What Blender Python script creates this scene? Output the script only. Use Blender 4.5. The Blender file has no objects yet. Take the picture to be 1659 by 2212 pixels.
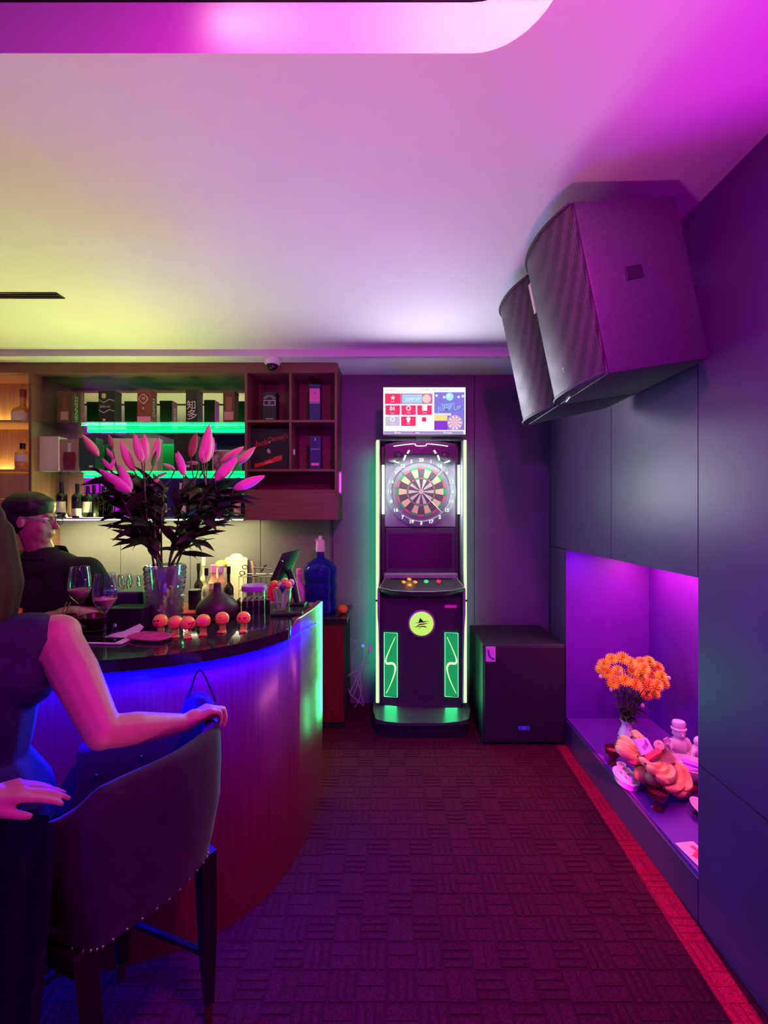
import bpy, bmesh, math, random
from mathutils import Vector, Matrix, Euler
random.seed(7)
PI = math.pi
sc = bpy.context.scene
COL = sc.collection
# ---------------------------------------------------------------- camera
cam = bpy.data.cameras.new('camera')
cam.sensor_fit = 'HORIZONTAL'; cam.sensor_width = 36.0
cam.lens = 935.0/1659.0*36.0
cam.shift_x = -18.5/1659.0
cam.clip_start = 0.02
camo = bpy.data.objects.new('camera', cam); COL.objects.link(camo)
camo.location = (0, 0, 1.59); camo.rotation_euler = (PI/2, 0, 0)
sc.camera = camo
# ---------------------------------------------------------------- world, view
w = bpy.data.worlds.new('world'); sc.world = w; w.use_nodes = True
w.node_tree.nodes['Background'].inputs[0].default_value = (0.30, 0.10, 0.42, 1)
w.node_tree.nodes['Background'].inputs[1].default_value = 0.012
vs = sc.view_settings
vs.view_transform = 'Standard'; vs.look = 'None'; vs.gamma = 1; vs.use_curve_mapping = False
vs.exposure = 0.0
cy = sc.cycles
cy.max_bounces = 7; cy.diffuse_bounces = 3; cy.glossy_bounces = 3; cy.transmission_bounces = 6
cy.transparent_max_bounces = 20; cy.caustics_reflective = False; cy.caustics_refractive = False
cy.sample_clamp_indirect = 4.0; cy.use_denoising = True
# ---------------------------------------------------------------- room lights
def aim(o, t):
    o.rotation_euler = (Vector(t)-o.location).to_track_quat('-Z', 'Y').to_euler()
def spot(name, loc, tgt, col, power, angle=60, blend=.6, r=.05):
    l = bpy.data.lights.new(name, 'SPOT'); l.color = col; l.energy = power
    l.spot_size = math.radians(angle); l.spot_blend = blend; l.shadow_soft_size = r
    o = bpy.data.objects.new(name, l); COL.objects.link(o); o.location = loc; aim(o, tgt); return o
def area(name, loc, tgt, col, power, sx, sy, spread=180):
    l = bpy.data.lights.new(name, 'AREA'); l.color = col; l.energy = power
    l.shape = 'RECTANGLE'; l.size = sx; l.size_y = sy; l.spread = math.radians(spread)
    o = bpy.data.objects.new(name, l); COL.objects.link(o); o.location = loc; aim(o, tgt); return o
# coloured fill spots out of view, added for the tints they throw
spot('magenta_fill', (0.95, -1.3, 0.75), (1.5, 0.72, 2.78), (1.0, 0.0, 0.98), 430, 50, 1, .010)
spot('mauve_fill', (-0.10, 0.40, 0.45), (-0.42, 1.45, 2.78), (1.0, 0.16, 0.44), 118, 80, 1, .10)  # added below the view to tint the ceiling
spot('violet_wall_fill', (-0.3, -1.2, 2.2), (1.2, 1.15, 1.9), (0.50, 0.0, 1.0), 260, 48, .9, .05)
spot('pink_fill', (0.9, -1.0, 2.0), (-0.9, 1.25, 1.05), (1.0, 0.02, 0.22), 12, 40, .8, .05)
spot('red_strip_fill', (0.92, -2.4, 2.35), (1.10, 2.2, 0.0), (1.0, 0.0, 0.24), 7200, 26, .25, .0004)  # added to make the red carpet strip
spot('blue_fill', (-1.3, -1.7, 2.45), (-0.35, 1.45, 0.0), (0.10, 0.0, 1.0), 110, 46, .9, .05)  # added to tint the floor blue
# cove strips in the ceiling recess
area('cove_strip_purple', (-1.5, 0.93, 2.86), (-1.5, 1.3, 2.83), (0.35, 0.02, 1.0), .35, 2.6, .03)
area('cove_strip_pink', (-0.15, 0.90, 2.86), (0.05, 1.3, 2.83), (1.0, 0.45, 0.55), .7, .7, .03)
area('cove_strip_warm', (0.16, 0.72, 2.86), (0.45, 0.98, 2.83), (1.0, 0.60, 0.22), 2.4, .3, .03)
area('cove_strip_magenta', (0.33, 0.55, 2.86), (0.75, 2.6, 1.0), (1.0, 0.0, 0.80), 56, .05, .5)
# LED strips at the back bar (under the bottom shelf, over the worktop)
area('worktop_strip', (-1.93, 3.32, 1.50), (-1.93, 3.42, 0.9), (1.0, 0.96, 0.45), 22, 1.6, .03)
area('shelf_strip_up', (-1.93, 3.28, 1.545), (-2.2, 2.3, 2.6), (0.93, 1.0, 0.28), 20, 1.6, .03, 135)
# ---------------------------------------------------------------- materials
MATS = {}
def mat(name, col, rough=.5, metal=0, em=None, es=0, trans=0, ior=1.45, noise=0, nscale=30, bump=0, bscale=200, coat=0, alpha=1, stretch=(1,1,1), col2=None, spec=.5):
    m = bpy.data.materials.new(name); m.use_nodes = True
    nt = m.node_tree; b = nt.nodes['Principled BSDF']
    b.inputs['Base Color'].default_value = (*col, 1)
    b.inputs['Roughness'].default_value = rough; b.inputs['Metallic'].default_value = metal
    b.inputs['Transmission Weight'].default_value = trans; b.inputs['IOR'].default_value = ior
    b.inputs['Coat Weight'].default_value = coat; b.inputs['Coat Roughness'].default_value = .25 if coat > .6 else .03; b.inputs['Alpha'].default_value = alpha
    b.inputs['Specular IOR Level'].default_value = spec
    if em: 
        b.inputs['Emission Color'].default_value = (*em, 1); b.inputs['Emission Strength'].default_value = es
    if noise or bump or col2:
        tc = nt.nodes.new('ShaderNodeTexCoord'); mp = nt.nodes.new('ShaderNodeMapping')
        mp.inputs['Scale'].default_value = stretch
        nt.links.new(tc.outputs['Object'], mp.inputs[0])
    if noise or col2:
        n = nt.nodes.new('ShaderNodeTexNoise'); n.inputs['Scale'].default_value = nscale; n.inputs['Detail'].default_value = 4
        nt.links.new(mp.outputs[0], n.inputs['Vector'])
        r = nt.nodes.new('ShaderNodeValToRGB')
        c2 = col2 or tuple(min(1, c*(1+noise)) for c in col)
        c1 = col if col2 else tuple(c*(1-noise) for c in col)
        r.color_ramp.elements[0].position = .35; r.color_ramp.elements[1].position = .65
        r.color_ramp.elements[0].color = (*c1, 1); r.color_ramp.elements[1].color = (*c2, 1)
        nt.links.new(n.outputs['Fac'], r.inputs[0]); nt.links.new(r.outputs[0], b.inputs['Base Color'])
    if bump:
        n2 = nt.nodes.new('ShaderNodeTexNoise'); n2.inputs['Scale'].default_value = bscale
        nt.links.new(mp.outputs[0], n2.inputs['Vector'])
        bp = nt.nodes.new('ShaderNodeBump'); bp.inputs['Strength'].default_value = bump; bp.inputs['Distance'].default_value = .002
        nt.links.new(n2.outputs['Fac'], bp.inputs['Height']); nt.links.new(bp.outputs[0], b.inputs['Normal'])
    MATS[name] = m
    return m
def glow(name, col, s):
    return mat(name, (0.02, 0.02, 0.02), .5, em=col, es=s)
def grille_mat(name, dark, light, scale):
    m = mat(name, light, .45, .3)
    nt = m.node_tree; b = nt.nodes['Principled BSDF']
    tc = nt.nodes.new('ShaderNodeTexCoord'); v = nt.nodes.new('ShaderNodeTexVoronoi')
    v.inputs['Scale'].default_value = scale; v.inputs['Randomness'].default_value = .15
    mp = nt.nodes.new('ShaderNodeMapping'); mp.inputs['Scale'].default_value = (.3, 1, 1.6)
    nt.links.new(tc.outputs['Object'], mp.inputs[0]); nt.links.new(mp.outputs[0], v.inputs['Vector'])
    r = nt.nodes.new('ShaderNodeValToRGB'); r.color_ramp.elements[0].position = .32; r.color_ramp.elements[1].position = .42
    r.color_ramp.elements[0].color = (*dark, 1); r.color_ramp.elements[1].color = (*light, 1)
    nt.links.new(v.outputs['Distance'], r.inputs[0]); nt.links.new(r.outputs[0], b.inputs['Base Color'])
    bp = nt.nodes.new('ShaderNodeBump'); bp.inputs['Strength'].default_value = .6; bp.inputs['Distance'].default_value = .002
    nt.links.new(v.outputs['Distance'], bp.inputs['Height']); nt.links.new(bp.outputs[0], b.inputs['Normal'])
    return m
# ---------------------------------------------------------------- mesh helpers
BOXY = set()
def BM():
    b = bmesh.new(); BOXY.discard(id(b)); return b
def bx(bm, c, s, rot=None, bev=0, seg=2):
    M = Matrix.Translation(c) @ (Euler(rot).to_matrix().to_4x4() if rot else Matrix()) @ Matrix.Diagonal((*s, 1))
    g = bmesh.ops.create_cube(bm, size=1, matrix=M)
    BOXY.add(id(bm))
    if bev:
        es = list({e for v in g['verts'] for e in v.link_edges})
        bmesh.ops.bevel(bm, geom=es, offset=bev, segments=seg, profile=.5, affect='EDGES', clamp_overlap=True)
    return bm
def lathe(bm, prof, n=24, c=(0, 0, 0), M=None, sq=None):
    rings = []
    c = Vector(c)
    for r, z in prof:
        if r < 1e-5: rings.append([bm.verts.new((0, 0, z))])
        else: rings.append([bm.verts.new((r*math.cos(2*PI*i/n), r*math.sin(2*PI*i/n), z)) for i in range(n)])
    for a, b in zip(rings, rings[1:]):
        for i in range(n):
            j = (i+1) % n
            if len(a) == 1 and len(b) == 1: continue
            if len(a) == 1: bm.faces.new((a[0], b[j], b[i]))
            elif len(b) == 1: bm.faces.new((a[i], a[j], b[0]))
            else: bm.faces.new((a[i], a[j], b[j], b[i]))
    vs_ = [v for r in rings for v in r]
    T = Matrix.Translation(c) @ (M if M else Matrix())
    bmesh.ops.transform(bm, matrix=T, verts=vs_)
    return bm
def frame(d):
    d = d.normalized(); u = d.cross(Vector((0, 0, 1)))
    if u.length < 1e-3: u = d.cross(Vector((1, 0, 0)))
    u.normalize(); return u, d.cross(u)
def spline(pts, n=8):
    P = [Vector(p) for p in pts]; out = []
    for i in range(len(P)-1):
        p0 = P[max(0, i-1)]; p1 = P[i]; p2 = P[i+1]; p3 = P[min(len(P)-1, i+2)]
        for k in range(n):
            t = k/n
            out.append(.5*((2*p1)+(p2-p0)*t+(2*p0-5*p1+4*p2-p3)*t*t+(3*p1-p0-3*p2+p3)*t**3))
    out.append(P[-1]); return out
def tube(bm, pts, r, n=8, cap=True):
    P = [Vector(p) for p in pts]; rr = r if isinstance(r, (list, tuple)) else [r]*len(P)
    rings = []; u = None
    for i, p in enumerate(P):
        d = (P[min(i+1, len(P)-1)]-P[max(i-1, 0)])
        if d.length < 1e-9: d = Vector((0, 0, 1))
        d.normalize()
        if u is None: u, v = frame(d)
        else:
            u = (u-d*u.dot(d))
            u = u.normalized() if u.length > 1e-6 else frame(d)[0]
            v = d.cross(u)
        rings.append([bm.verts.new(p+rr[i]*(math.cos(2*PI*k/n)*u+math.sin(2*PI*k/n)*v)) for k in range(n)])
    for a, b in zip(rings, rings[1:]):
        for k in range(n): bm.faces.new((a[k], a[(k+1) % n], b[(k+1) % n], b[k]))
    if cap:
        bm.faces.new(rings[0][::-1]); bm.faces.new(rings[-1])
    return bm
def ell(bm, c, r, rot=None, u=16, v=10):
    M = Matrix.Translation(c) @ (Euler(rot).to_matrix().to_4x4() if rot else Matrix()) @ Matrix.Diagonal((*r, 1))
    bmesh.ops.create_uvsphere(bm, u_segments=u, v_segments=v, radius=1, matrix=M); return bm
def prism(bm, poly, z0, z1, M=None):
    a = [bm.verts.new((x, y, z0)) for x, y in poly]; b = [bm.verts.new((x, y, z1)) for x, y in poly]
    n = len(poly)
    bm.faces.new(a[::-1]); bm.faces.new(b)
    for i in range(n): bm.faces.new((a[i], a[(i+1) % n], b[(i+1) % n], b[i]))
    if M: bmesh.ops.transform(bm, matrix=M, verts=a+b)
    return bm
FRONT = Matrix(((1, 0, 0, 0), (0, 0, -1, 0), (0, 1, 0, 0), (0, 0, 0, 1)))   # xy drawing stood up, its face towards -Y
def capsule(bm, p0, p1, r0, r1, n=12, k=4):
    p0, p1 = Vector(p0), Vector(p1); d = p1-p0; L = max(d.length, 1e-5); d = d/L
    pts = []; rr = []
    for i in range(k): a = PI/2*(1-i/k); pts.append(p0-d*r0*math.sin(a)); rr.append(max(r0*math.cos(a), 1e-4))
    pts.append(p0); rr.append(r0); pts.append(p1); rr.append(r1)
    for i in range(1, k+1): a = PI/2*i/k; pts.append(p1+d*r1*math.sin(a)); rr.append(max(r1*math.cos(a), 1e-4))
    return tube(bm, pts, rr, n)
def wm(o):
    M = o.matrix_basis.copy()
    return (wm(o.parent) @ o.matrix_parent_inverse @ M) if o.parent else M
def attach(o, parent, world=True):
    o.parent = parent
    if world: o.matrix_parent_inverse = wm(parent).inverted()
def O(name, bm, m, parent=None, world=True, ang=35, mesh=None):
    if bm is not None and id(bm) in BOXY: ang = min(ang, 18)
    if mesh is None:
        mesh = bpy.data.meshes.new(name)
        bmesh.ops.recalc_face_normals(bm, faces=bm.faces)
        bm.to_mesh(mesh); bm.free()
        if m: mesh.materials.append(m)
        mesh.shade_smooth(); mesh.set_sharp_from_angle(angle=math.radians(ang))
    o = bpy.data.objects.new(name, mesh); COL.objects.link(o)
    if parent: attach(o, parent, world)
    return o
def tag(o, label, cat, group=None):
    o['label'] = label; o['category'] = cat
    if group: o['group'] = group
    return o
def T(name, label, cat, loc, group=None, rz=0):
    o = bpy.data.objects.new(name, None); o.empty_display_size = .05; COL.objects.link(o)
    o.location = loc; o.rotation_euler = (0, 0, rz)
    return tag(o, label, cat, group)
def struct(name, bm, m, **k):
    o = O(name, bm, m, **k); o['kind'] = 'structure'; return o
def copy_tree(o, loc=None, parent=None):
    c = o.copy(); COL.objects.link(c)
    if parent: c.parent = parent
    if loc is not None: c.location = loc
    for ch in list(o.children): copy_tree(ch, None, c)
    return c
R_FRONT = FRONT
R_SIDE_UP = Matrix(((0, 0, 1, 0), (0, -1, 0, 0), (1, 0, 0, 0), (0, 0, 0, 1)))   # on a +X face, reading upwards
def text(s, size, loc, m, parent, M=None, ext=.0004, align='CENTER', shear=0, name='lettering', world=True, bold=0):
    c = bpy.data.curves.new(name, 'FONT'); c.body = s; c.size = size; c.extrude = ext; c.offset = bold; c.align_x = align; c.align_y = 'CENTER'
    c.shear = shear; c.resolution_u = 3; c.materials.append(m)
    o = bpy.data.objects.new(name, c); COL.objects.link(o)
    dg = bpy.context.evaluated_depsgraph_get(); dg.update()
    me = bpy.data.meshes.new_from_object(o.evaluated_get(dg)); me.name = name
    if not me.materials: me.materials.append(m)
    bpy.data.objects.remove(o); bpy.data.curves.remove(c)
    o = bpy.data.objects.new(name, me); COL.objects.link(o)
    o.matrix_basis = Matrix.Translation(loc) @ (M if M else R_FRONT)
    attach(o, parent, world); return o
def plate(name, x0, x1, z0, z1, y, th, m, parent, bev=0):
    return O(name, bx(BM(), ((x0+x1)/2, y, (z0+z1)/2), (abs(x1-x0), th, abs(z1-z0)), bev=bev), m, parent)
def remesh(name, bm, m, parent, voxel=.006, smooth=6, fac=.5):
    me = bpy.data.meshes.new(name); bmesh.ops.recalc_face_normals(bm, faces=bm.faces); bm.to_mesh(me); bm.free()
    o = bpy.data.objects.new('tmp', me); COL.objects.link(o)
    r = o.modifiers.new('r', 'REMESH'); r.mode = 'VOXEL'; r.voxel_size = voxel; r.use_smooth_shade = True
    s = o.modifiers.new('s', 'SMOOTH'); s.iterations = smooth; s.factor = fac
    dg = bpy.context.evaluated_depsgraph_get(); dg.update()
    e = o.evaluated_get(dg); nm = bpy.data.meshes.new_from_object(e); nm.name = name
    nm.materials.clear(); nm.materials.append(m); nm.shade_smooth()
    bpy.data.objects.remove(o); bpy.data.meshes.remove(me)
    o = bpy.data.objects.new(name, nm); COL.objects.link(o)
    if parent: attach(o, parent)
    return o
# ---------------------------------------------------------------- shared materials
m_ceil = mat('ceiling_paint', (.78, .76, .76), .75, noise=.02, nscale=3)
m_dark_ceil = mat('black_ceiling', (.012, .010, .016), .5, noise=.1, nscale=4)
m_wall = mat('slate_wall_panel', (.070, .038, .094), .37, spec=.4, noise=.06, nscale=5, bump=.05, bscale=300)
m_wallback = mat('dusky_wall_paint', (.16, .062, .185), .55, noise=.08, nscale=4)
m_joint = mat('panel_joint', (.02, .018, .025), .8, noise=.1)
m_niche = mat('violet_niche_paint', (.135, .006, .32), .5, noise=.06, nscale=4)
m_splash = mat('grey_backsplash', (.17, .165, .16), .35, noise=.05, nscale=6)
m_carpet = mat('dark_red_carpet', (.080, .005, .024), .95, noise=.35, nscale=160, bump=.5, bscale=900, spec=.1)
m_rib = mat('carpet_loop_rib', (.063, .004, .019), .95, noise=.3, nscale=200, bump=.5, bscale=900, spec=.1)
m_wood = mat('walnut_wood', (.17, .070, .050), .45, stretch=(14, 14, .8), nscale=5, col2=(.22, .095, .065), bump=.03)
m_woodH = mat('walnut_wood_across', (.17, .072, .052), .45, stretch=(.8, 14, 14), nscale=5, col2=(.22, .097, .067), bump=.03)
m_oak = mat('honey_oak', (.42, .25, .10), .45, stretch=(14, 14, .8), nscale=5, col2=(.55, .34, .15))
m_barwood = mat('red_brown_wood', (.13, .008, .018), .24, coat=.8, stretch=(16, 16, .6), nscale=6, col2=(.165, .014, .024))
m_stone = mat('black_granite', (.012, .012, .014), .07, nscale=260, col2=(.035, .033, .04))
m_mirror = mat('mirror_glass', (.86, .88, .86), .02, 1, noise=.01, nscale=2)
def thin(name, tint, gloss=.08, rough=.03, edge=.6, diff=0):
    m = bpy.data.materials.new(name); m.use_nodes = True; nt = m.node_tree; nt.nodes.clear()
    o = nt.nodes.new('ShaderNodeOutputMaterial'); mx = nt.nodes.new('ShaderNodeMixShader'); tr = nt.nodes.new('ShaderNodeBsdfTransparent'); gl = nt.nodes.new('ShaderNodeBsdfGlossy')
    lw = nt.nodes.new('ShaderNodeLayerWeight'); lw.inputs['Blend'].default_value = .35
    mr = nt.nodes.new('ShaderNodeMapRange'); mr.inputs['To Min'].default_value = gloss; mr.inputs['To Max'].default_value = edge
    tr.inputs[0].default_value = (*tint, 1); gl.inputs[0].default_value = (.95, .95, .95, 1); gl.inputs['Roughness'].default_value = rough
    nt.links.new(lw.outputs['Facing'], mr.inputs[0]); nt.links.new(mr.outputs[0], mx.inputs[0]); nt.links.new(tr.outputs[0], mx.inputs[1]); nt.links.new(gl.outputs[0], mx.inputs[2]); 
    if diff:
        m2 = nt.nodes.new('ShaderNodeMixShader'); df = nt.nodes.new('ShaderNodeBsdfTranslucent'); df.inputs[0].default_value = (.9, .88, .92, 1); d2 = nt.nodes.new('ShaderNodeBsdfDiffuse'); d2.inputs[0].default_value = (.9, .88, .92, 1); ad = nt.nodes.new('ShaderNodeMixShader'); nt.links.new(df.outputs[0], ad.inputs[1]); nt.links.new(d2.outputs[0], ad.inputs[2])
        m2.inputs[0].default_value = diff; nt.links.new(mx.outputs[0], m2.inputs[1]); nt.links.new(ad.outputs[0], m2.inputs[2]); nt.links.new(m2.outputs[0], o.inputs[0])
    else: nt.links.new(mx.outputs[0], o.inputs[0])
    MATS[name] = m; return m
m_glass = mat('clear_glass', (1, 1, 1), .02, trans=1, ior=1.45, noise=.001)
m_glass2 = thin('pane_glass', (.82, .95, .88), .06)
m_black = mat('black_plastic', (.012, .012, .014), .32, noise=.2, nscale=40)
m_matte = mat('matte_black', (.012, .011, .015), .7, noise=.2, nscale=40)
m_metal = mat('dark_metal', (.06, .06, .065), .35, .9, noise=.1)
m_chrome = mat('chrome', (.8, .8, .82), .15, 1, noise=.03)
m_brass = mat('brass', (.6, .36, .14), .3, 1, noise=.05)
m_white = mat('white_plastic', (.8, .8, .8), .4, noise=.02)
m_paper = mat('white_paper', (.82, .80, .78), .8, noise=.03)
m_gold = mat('gold_print', (.75, .60, .28), .4, noise=.05)
m_cream = mat('cream_print', (.80, .72, .55), .6, noise=.04)
m_red = mat('red_print', (.65, .03, .02), .5, noise=.05)
m_green_led = glow('green_led', (.0, 1.0, .16), 3)
m_blue_led = glow('blue_led', (0, 0, 1.0), 1600)
m_white_led = glow('white_led', (.95, 1.0, .72), 6)
m_warm_led = glow('warm_led', (1.0, .62, .2), 6)
m_neon = glow('neon_tube', (.62, 1.0, .42), 1.35)
m_neon2 = glow('neon_green', (.25, 1.0, .5), 1.6)
m_tubewhite = glow('white_tube', (.85, 1.0, .95), 2.0)
m_tubehot = glow('inner_white_tube', (.85, 1.0, .97), 14)
m_pinkglow = glow('pink_glint', (1.0, .08, .75), 1.3)  # glow standing in for a magenta reflection
# ================================================================ ROOM
# ---- floor: slab and carpet tiles of 50 cm with a basket weave of raised loops
fl = struct('floor', bx(BM(), (-1.25, .3, -.03), (6.2, 6.8, .05)), m_matte)
bm = BM(); bx(bm, (0, 0, -.0025), (.5, .5, .005))
ribs = []
for i in range(5):
    for j in range(5):
        cx, cyy = -.2+.1*i, -.2+.1*j
        for k in (-1, 0, 1):
            if (i+j) % 2 == 0: ribs.append(((cx+.029*k, cyy, .0012), (.019, .094, .0030)))
            elif k: ribs.append(((cx, cyy+.0235*k, .0008), (.094, .043, .0018)))
for c, s in ribs: bx(bm, c, s)
for f in bm.faces: f.material_index = 0
tile0 = O('carpet_tile', bm, m_carpet, fl, world=False)
tile0.data.materials.append(m_rib)
for p in tile0.data.polygons:
    cz = sum(tile0.data.vertices[v].co.z for v in p.vertices)/len(p.vertices)
    xs = [tile0.data.vertices[v].co for v in p.vertices]
    if cz < .0008 and cz > -.0001 and (max(v.x for v in xs)-min(v.x for v in xs)) > .3: p.material_index = 1
tx0, ty0 = 1.18-.25, 3.60-.25
first = True
for i in range(9):
    for j in range(9):
        o = tile0 if first else tile0.copy()
        if not first: COL.objects.link(o)
        first = False
        o.location = (tx0-.5*i, ty0-.5*j, 0); o.rotation_euler = (0, 0, PI/2*((i+j) % 2))
# ---- back wall: backing, panels, backsplash panels
wb = struct('wall_back', bx(BM(), (-1.25, 3.66, 1.4), (6.4, .10, 2.9)), m_joint)
def panel(name, x0, x1, z0, z1, parent, m, y=3.603, th=.014):
    return plate(name, x0+.002, x1-.002, z0+.002, z1-.002, y, th, m, parent, .0015)
for x0, x1 in ((-4.3, -2.6), (-2.6, -1.5), (-1.5, -.50), (-.50, .68), (.68, 1.80)):
    panel('wall_panel', x0, x1, 0, 2.76, wb, m_wallback)
for x0, x1 in ((-3.37, -2.811), (-2.811, -2.252), (-2.252, -1.675), (-1.675, -1.093), (-1.093, -.52)):
    panel('backsplash_panel', x0, x1, .83, 1.535, wb, m_splash, 3.590, .012)
# ---- left and rear walls (mostly seen in the mirror)
wl = struct('wall_left', bx(BM(), (-4.35, .3, 1.4), (.1, 6.8, 2.9)), m_wallback)
wr0 = struct('wall_rear', bx(BM(), (-1.25, -3.05, 1.4), (6.4, .1, 2.9)), m_wallback)
# ---- right wall: a panelled built-out wall with the altar niche
XR = 1.18
wr = struct('wall_right', bx(BM(), (1.80, .3, 1.4), (.08, 6.8, 2.9)), m_joint)
def rp(y0, y1, z0, z1, name='wall_panel', th=.016):
    return O(name, bx(BM(), (XR+th/2, (y0+y1)/2, (z0+z1)/2), (th, y1-y0-.005, z1-z0-.005)), m_wall, wr, ang=10)
rp(2.337, 3.22, 1.335, 2.785); rp(1.672, 2.337, 1.335, 2.785)
rp(2.955, 3.22, 0, 1.335)
yy = 1.672
for k in range(6):
    rp(yy-.78, yy, .618, 2.785); rp(yy-.78, yy, 0, .618); yy -= .78
O('wall_core', bx(bx(bx(bx(BM(), (1.47, 2.446, 2.06), (.545, 1.548, 1.44)), (1.47, 3.087, .67), (.545, .262, 1.33)), (1.47, -.67, 1.39), (.545, 4.66, 2.78)), (1.47, 2.31, .085), (.545, 1.28, .17)), m_joint, wr)
O('return_panel', bx(BM(), (1.47, 3.225, 1.39), (.58, .01, 2.78)), m_wall, wr)
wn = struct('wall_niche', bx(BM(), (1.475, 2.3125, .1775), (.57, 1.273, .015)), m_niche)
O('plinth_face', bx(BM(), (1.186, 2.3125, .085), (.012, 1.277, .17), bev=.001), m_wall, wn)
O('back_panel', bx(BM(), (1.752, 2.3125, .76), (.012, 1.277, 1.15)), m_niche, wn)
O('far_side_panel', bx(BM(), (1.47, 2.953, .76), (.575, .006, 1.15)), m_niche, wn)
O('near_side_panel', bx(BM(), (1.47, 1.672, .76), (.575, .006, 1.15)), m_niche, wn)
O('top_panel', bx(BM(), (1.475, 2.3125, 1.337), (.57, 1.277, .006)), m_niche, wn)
# ---- ceiling: board with a rounded recess, soffit over the back bar
def rrect(x0, x1, y0, y1, r, n=10):
    out = []
    for cx, cyy, a0 in ((x1-r, y1-r, 0), (x0+r, y1-r, 90), (x0+r, y0+r, 180), (x1-r, y0+r, 270)):
        for k in range(n+1):
            a = math.radians(a0+90*k/n); out.append((cx+r*math.cos(a), cyy+r*math.sin(a)))
    return out
ZC = 2.78
rec = rrect(-4.0, .385, -2.0, 1.123, .18)
bm = BM()
outer = [bm.verts.new((x, y, ZC)) for x, y in ((-4.3, -3), (1.80, -3), (1.80, 3.17), (-4.3, 3.17))]
inner = [bm.verts.new((x, y, ZC)) for x, y in rec]
es = [bm.edges.new((a, b)) for L in (outer, inner) for a, b in zip(L, L[1:]+L[:1])]
bmesh.ops.triangle_fill(bm, use_beauty=True, edges=es)
ce = struct('ceiling', bm, m_ceil)
bm = BM()
lo = [bm.verts.new((x, y, ZC)) for x, y in rec]; hi = [bm.verts.new((x, y, 2.912)) for x, y in rec]
for i in range(len(rec)):
    j = (i+1) % len(rec); bm.faces.new((lo[i], hi[i], hi[j], lo[j]))
O('recess_face', bm, m_ceil, ce)
O('recess_top', bx(BM(), (-1.8, -.45, 2.925), (4.7, 3.4, .02)), m_dark_ceil, ce)
O('soffit', bx(BM(), (-1.25, 3.39, 2.765), (6.1, .44, .07), bev=.004), m_ceil, ce)
# ---- linear air slot in the ceiling
t = T('air_slot', 'black linear air slot recessed in the ceiling above the bar', 'vent', (-2.6, 2.375, 2.779))
O('slot_frame', bx(bx(bx(BM(), (-2.65, 2.350, 2.778), (1.66, .010, .006)), (-2.65, 2.402, 2.778), (1.66, .010, .006)), (-1.825, 2.376, 2.778), (.010, .06, .006)), m_black, t)
O('slot_throat', bx(BM(), (-2.65, 2.376, 2.7785), (1.64, .044, .002)), m_dark_ceil, t)
for k in (-1, 1): O('slot_blade', bx(BM(), (-2.65, 2.376+k*.011, 2.776), (1.63, .003, .006)), m_matte, t)
# ---- dome camera under the soffit
t = T('dome_camera', 'white dome security camera under the ceiling above the shelf unit', 'camera', (-.895, 3.22, 2.73))
O('housing', lathe(BM(), ((0, 2.73), (.056, 2.73), (.060, 2.722), (.060, 2.700), (.054, 2.690), (.040, 2.684), (0, 2.684)), 28, (-.895, 3.22, 0)), m_white, t)
d = O('dome', lathe(BM(), ((.041, 2.686), (.040, 2.672), (.031, 2.656), (.016, 2.647), (0, 2.645)), 24, (-.895, 3.22, 0)), m_black, t)
O('lens', lathe(BM(), ((0, 0), (.011, 0), (.011, .01), (0, .012)), 14, (-.885, 3.186, 2.664), Euler((PI/2+.5, 0, .2)).to_matrix().to_4x4()), m_metal, d)
# ---- unseen lamp bodies added behind the camera, flaps trimming their beams
t = T('added_lamp', 'added black lamp body with beam-trimming flaps, unseen behind the viewpoint', 'lamp', (.93, -2.44, 2.55))
O('can', lathe(BM(), ((.07, 0), (.08, .02), (.08, .16), (.06, .18), (0, .18)), 18, (.93, -2.42, 2.35), Matrix.Rotation(PI/2, 4, 'X')), m_matte, t)
O('beam_flap', bx(BM(), (.781, -2.1, 2.2), (.30, .003, .5)), m_matte, t); O('beam_flap', bx(BM(), (1.0785, -2.1, 2.2), (.280, .003, .5)), m_matte, t); O('beam_flap', bx(BM(), (.935, -2.098, 2.318), (.03, .003, .20)), m_matte, t); O('hinge_arm', bx(BM(), (.85, -2.22, 2.44), (.02, .24, .02)), m_matte, t)  # flaps added to trim the red beam to a carpet strip
O('yoke', bx(BM(), (.93, -2.5, 2.66), (.03, .03, .48)), m_matte, t)
t = T('added_lamp', 'low added lamp body with beam-cutting plate, unseen behind the viewpoint', 'lamp', (.95, -1.34, .4))  # added unseen body for the magenta spot
O('can', lathe(BM(), ((.07, 0), (.08, .02), (.08, .16), (.06, .18), (0, .18)), 18, (.95, -1.36, .72), Matrix.Rotation(PI*.75, 4, 'X')), m_matte, t)
O('stand', bx(BM(), (.95, -1.46, .32), (.03, .03, .62)), m_matte, t)
bm = BM(); bm.faces.new([bm.verts.new(v) for v in ((1.060, -1.067, .953), (.740, -.980, .953), (.740, -.980, .62), (1.060, -1.067, .62))]); bmesh.ops.solidify(bm, geom=list(bm.faces), thickness=.004)  # plate shaped to throw the shade line on the ceiling
O('beam_flap', bm, m_matte, t)
# light fitting inside the niche
t = T('niche_light', 'slim light bar under the top of the violet niche', 'lamp', (1.60, 2.31, 1.31))
O('housing', bx(BM(), (1.60, 2.31, 1.325), (.05, 1.1, .018), bev=.004), m_white, t)
O('diffuser', bx(BM(), (1.60, 2.31, 1.312), (.036, 1.08, .008), bev=.002), glow('niche_diffuser', (1.0, .10, .55), 2), t)
area('niche_strip', (1.60, 2.31, 1.305), (1.50, 2.31, .2), (1.0, .19, .46), 17, 1.05, .03)
area('niche_wash', (1.22, 2.80, 1.31), (1.5, 2.93, .9), (.45, .02, 1.0), 1.2, .04, .2)
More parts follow.
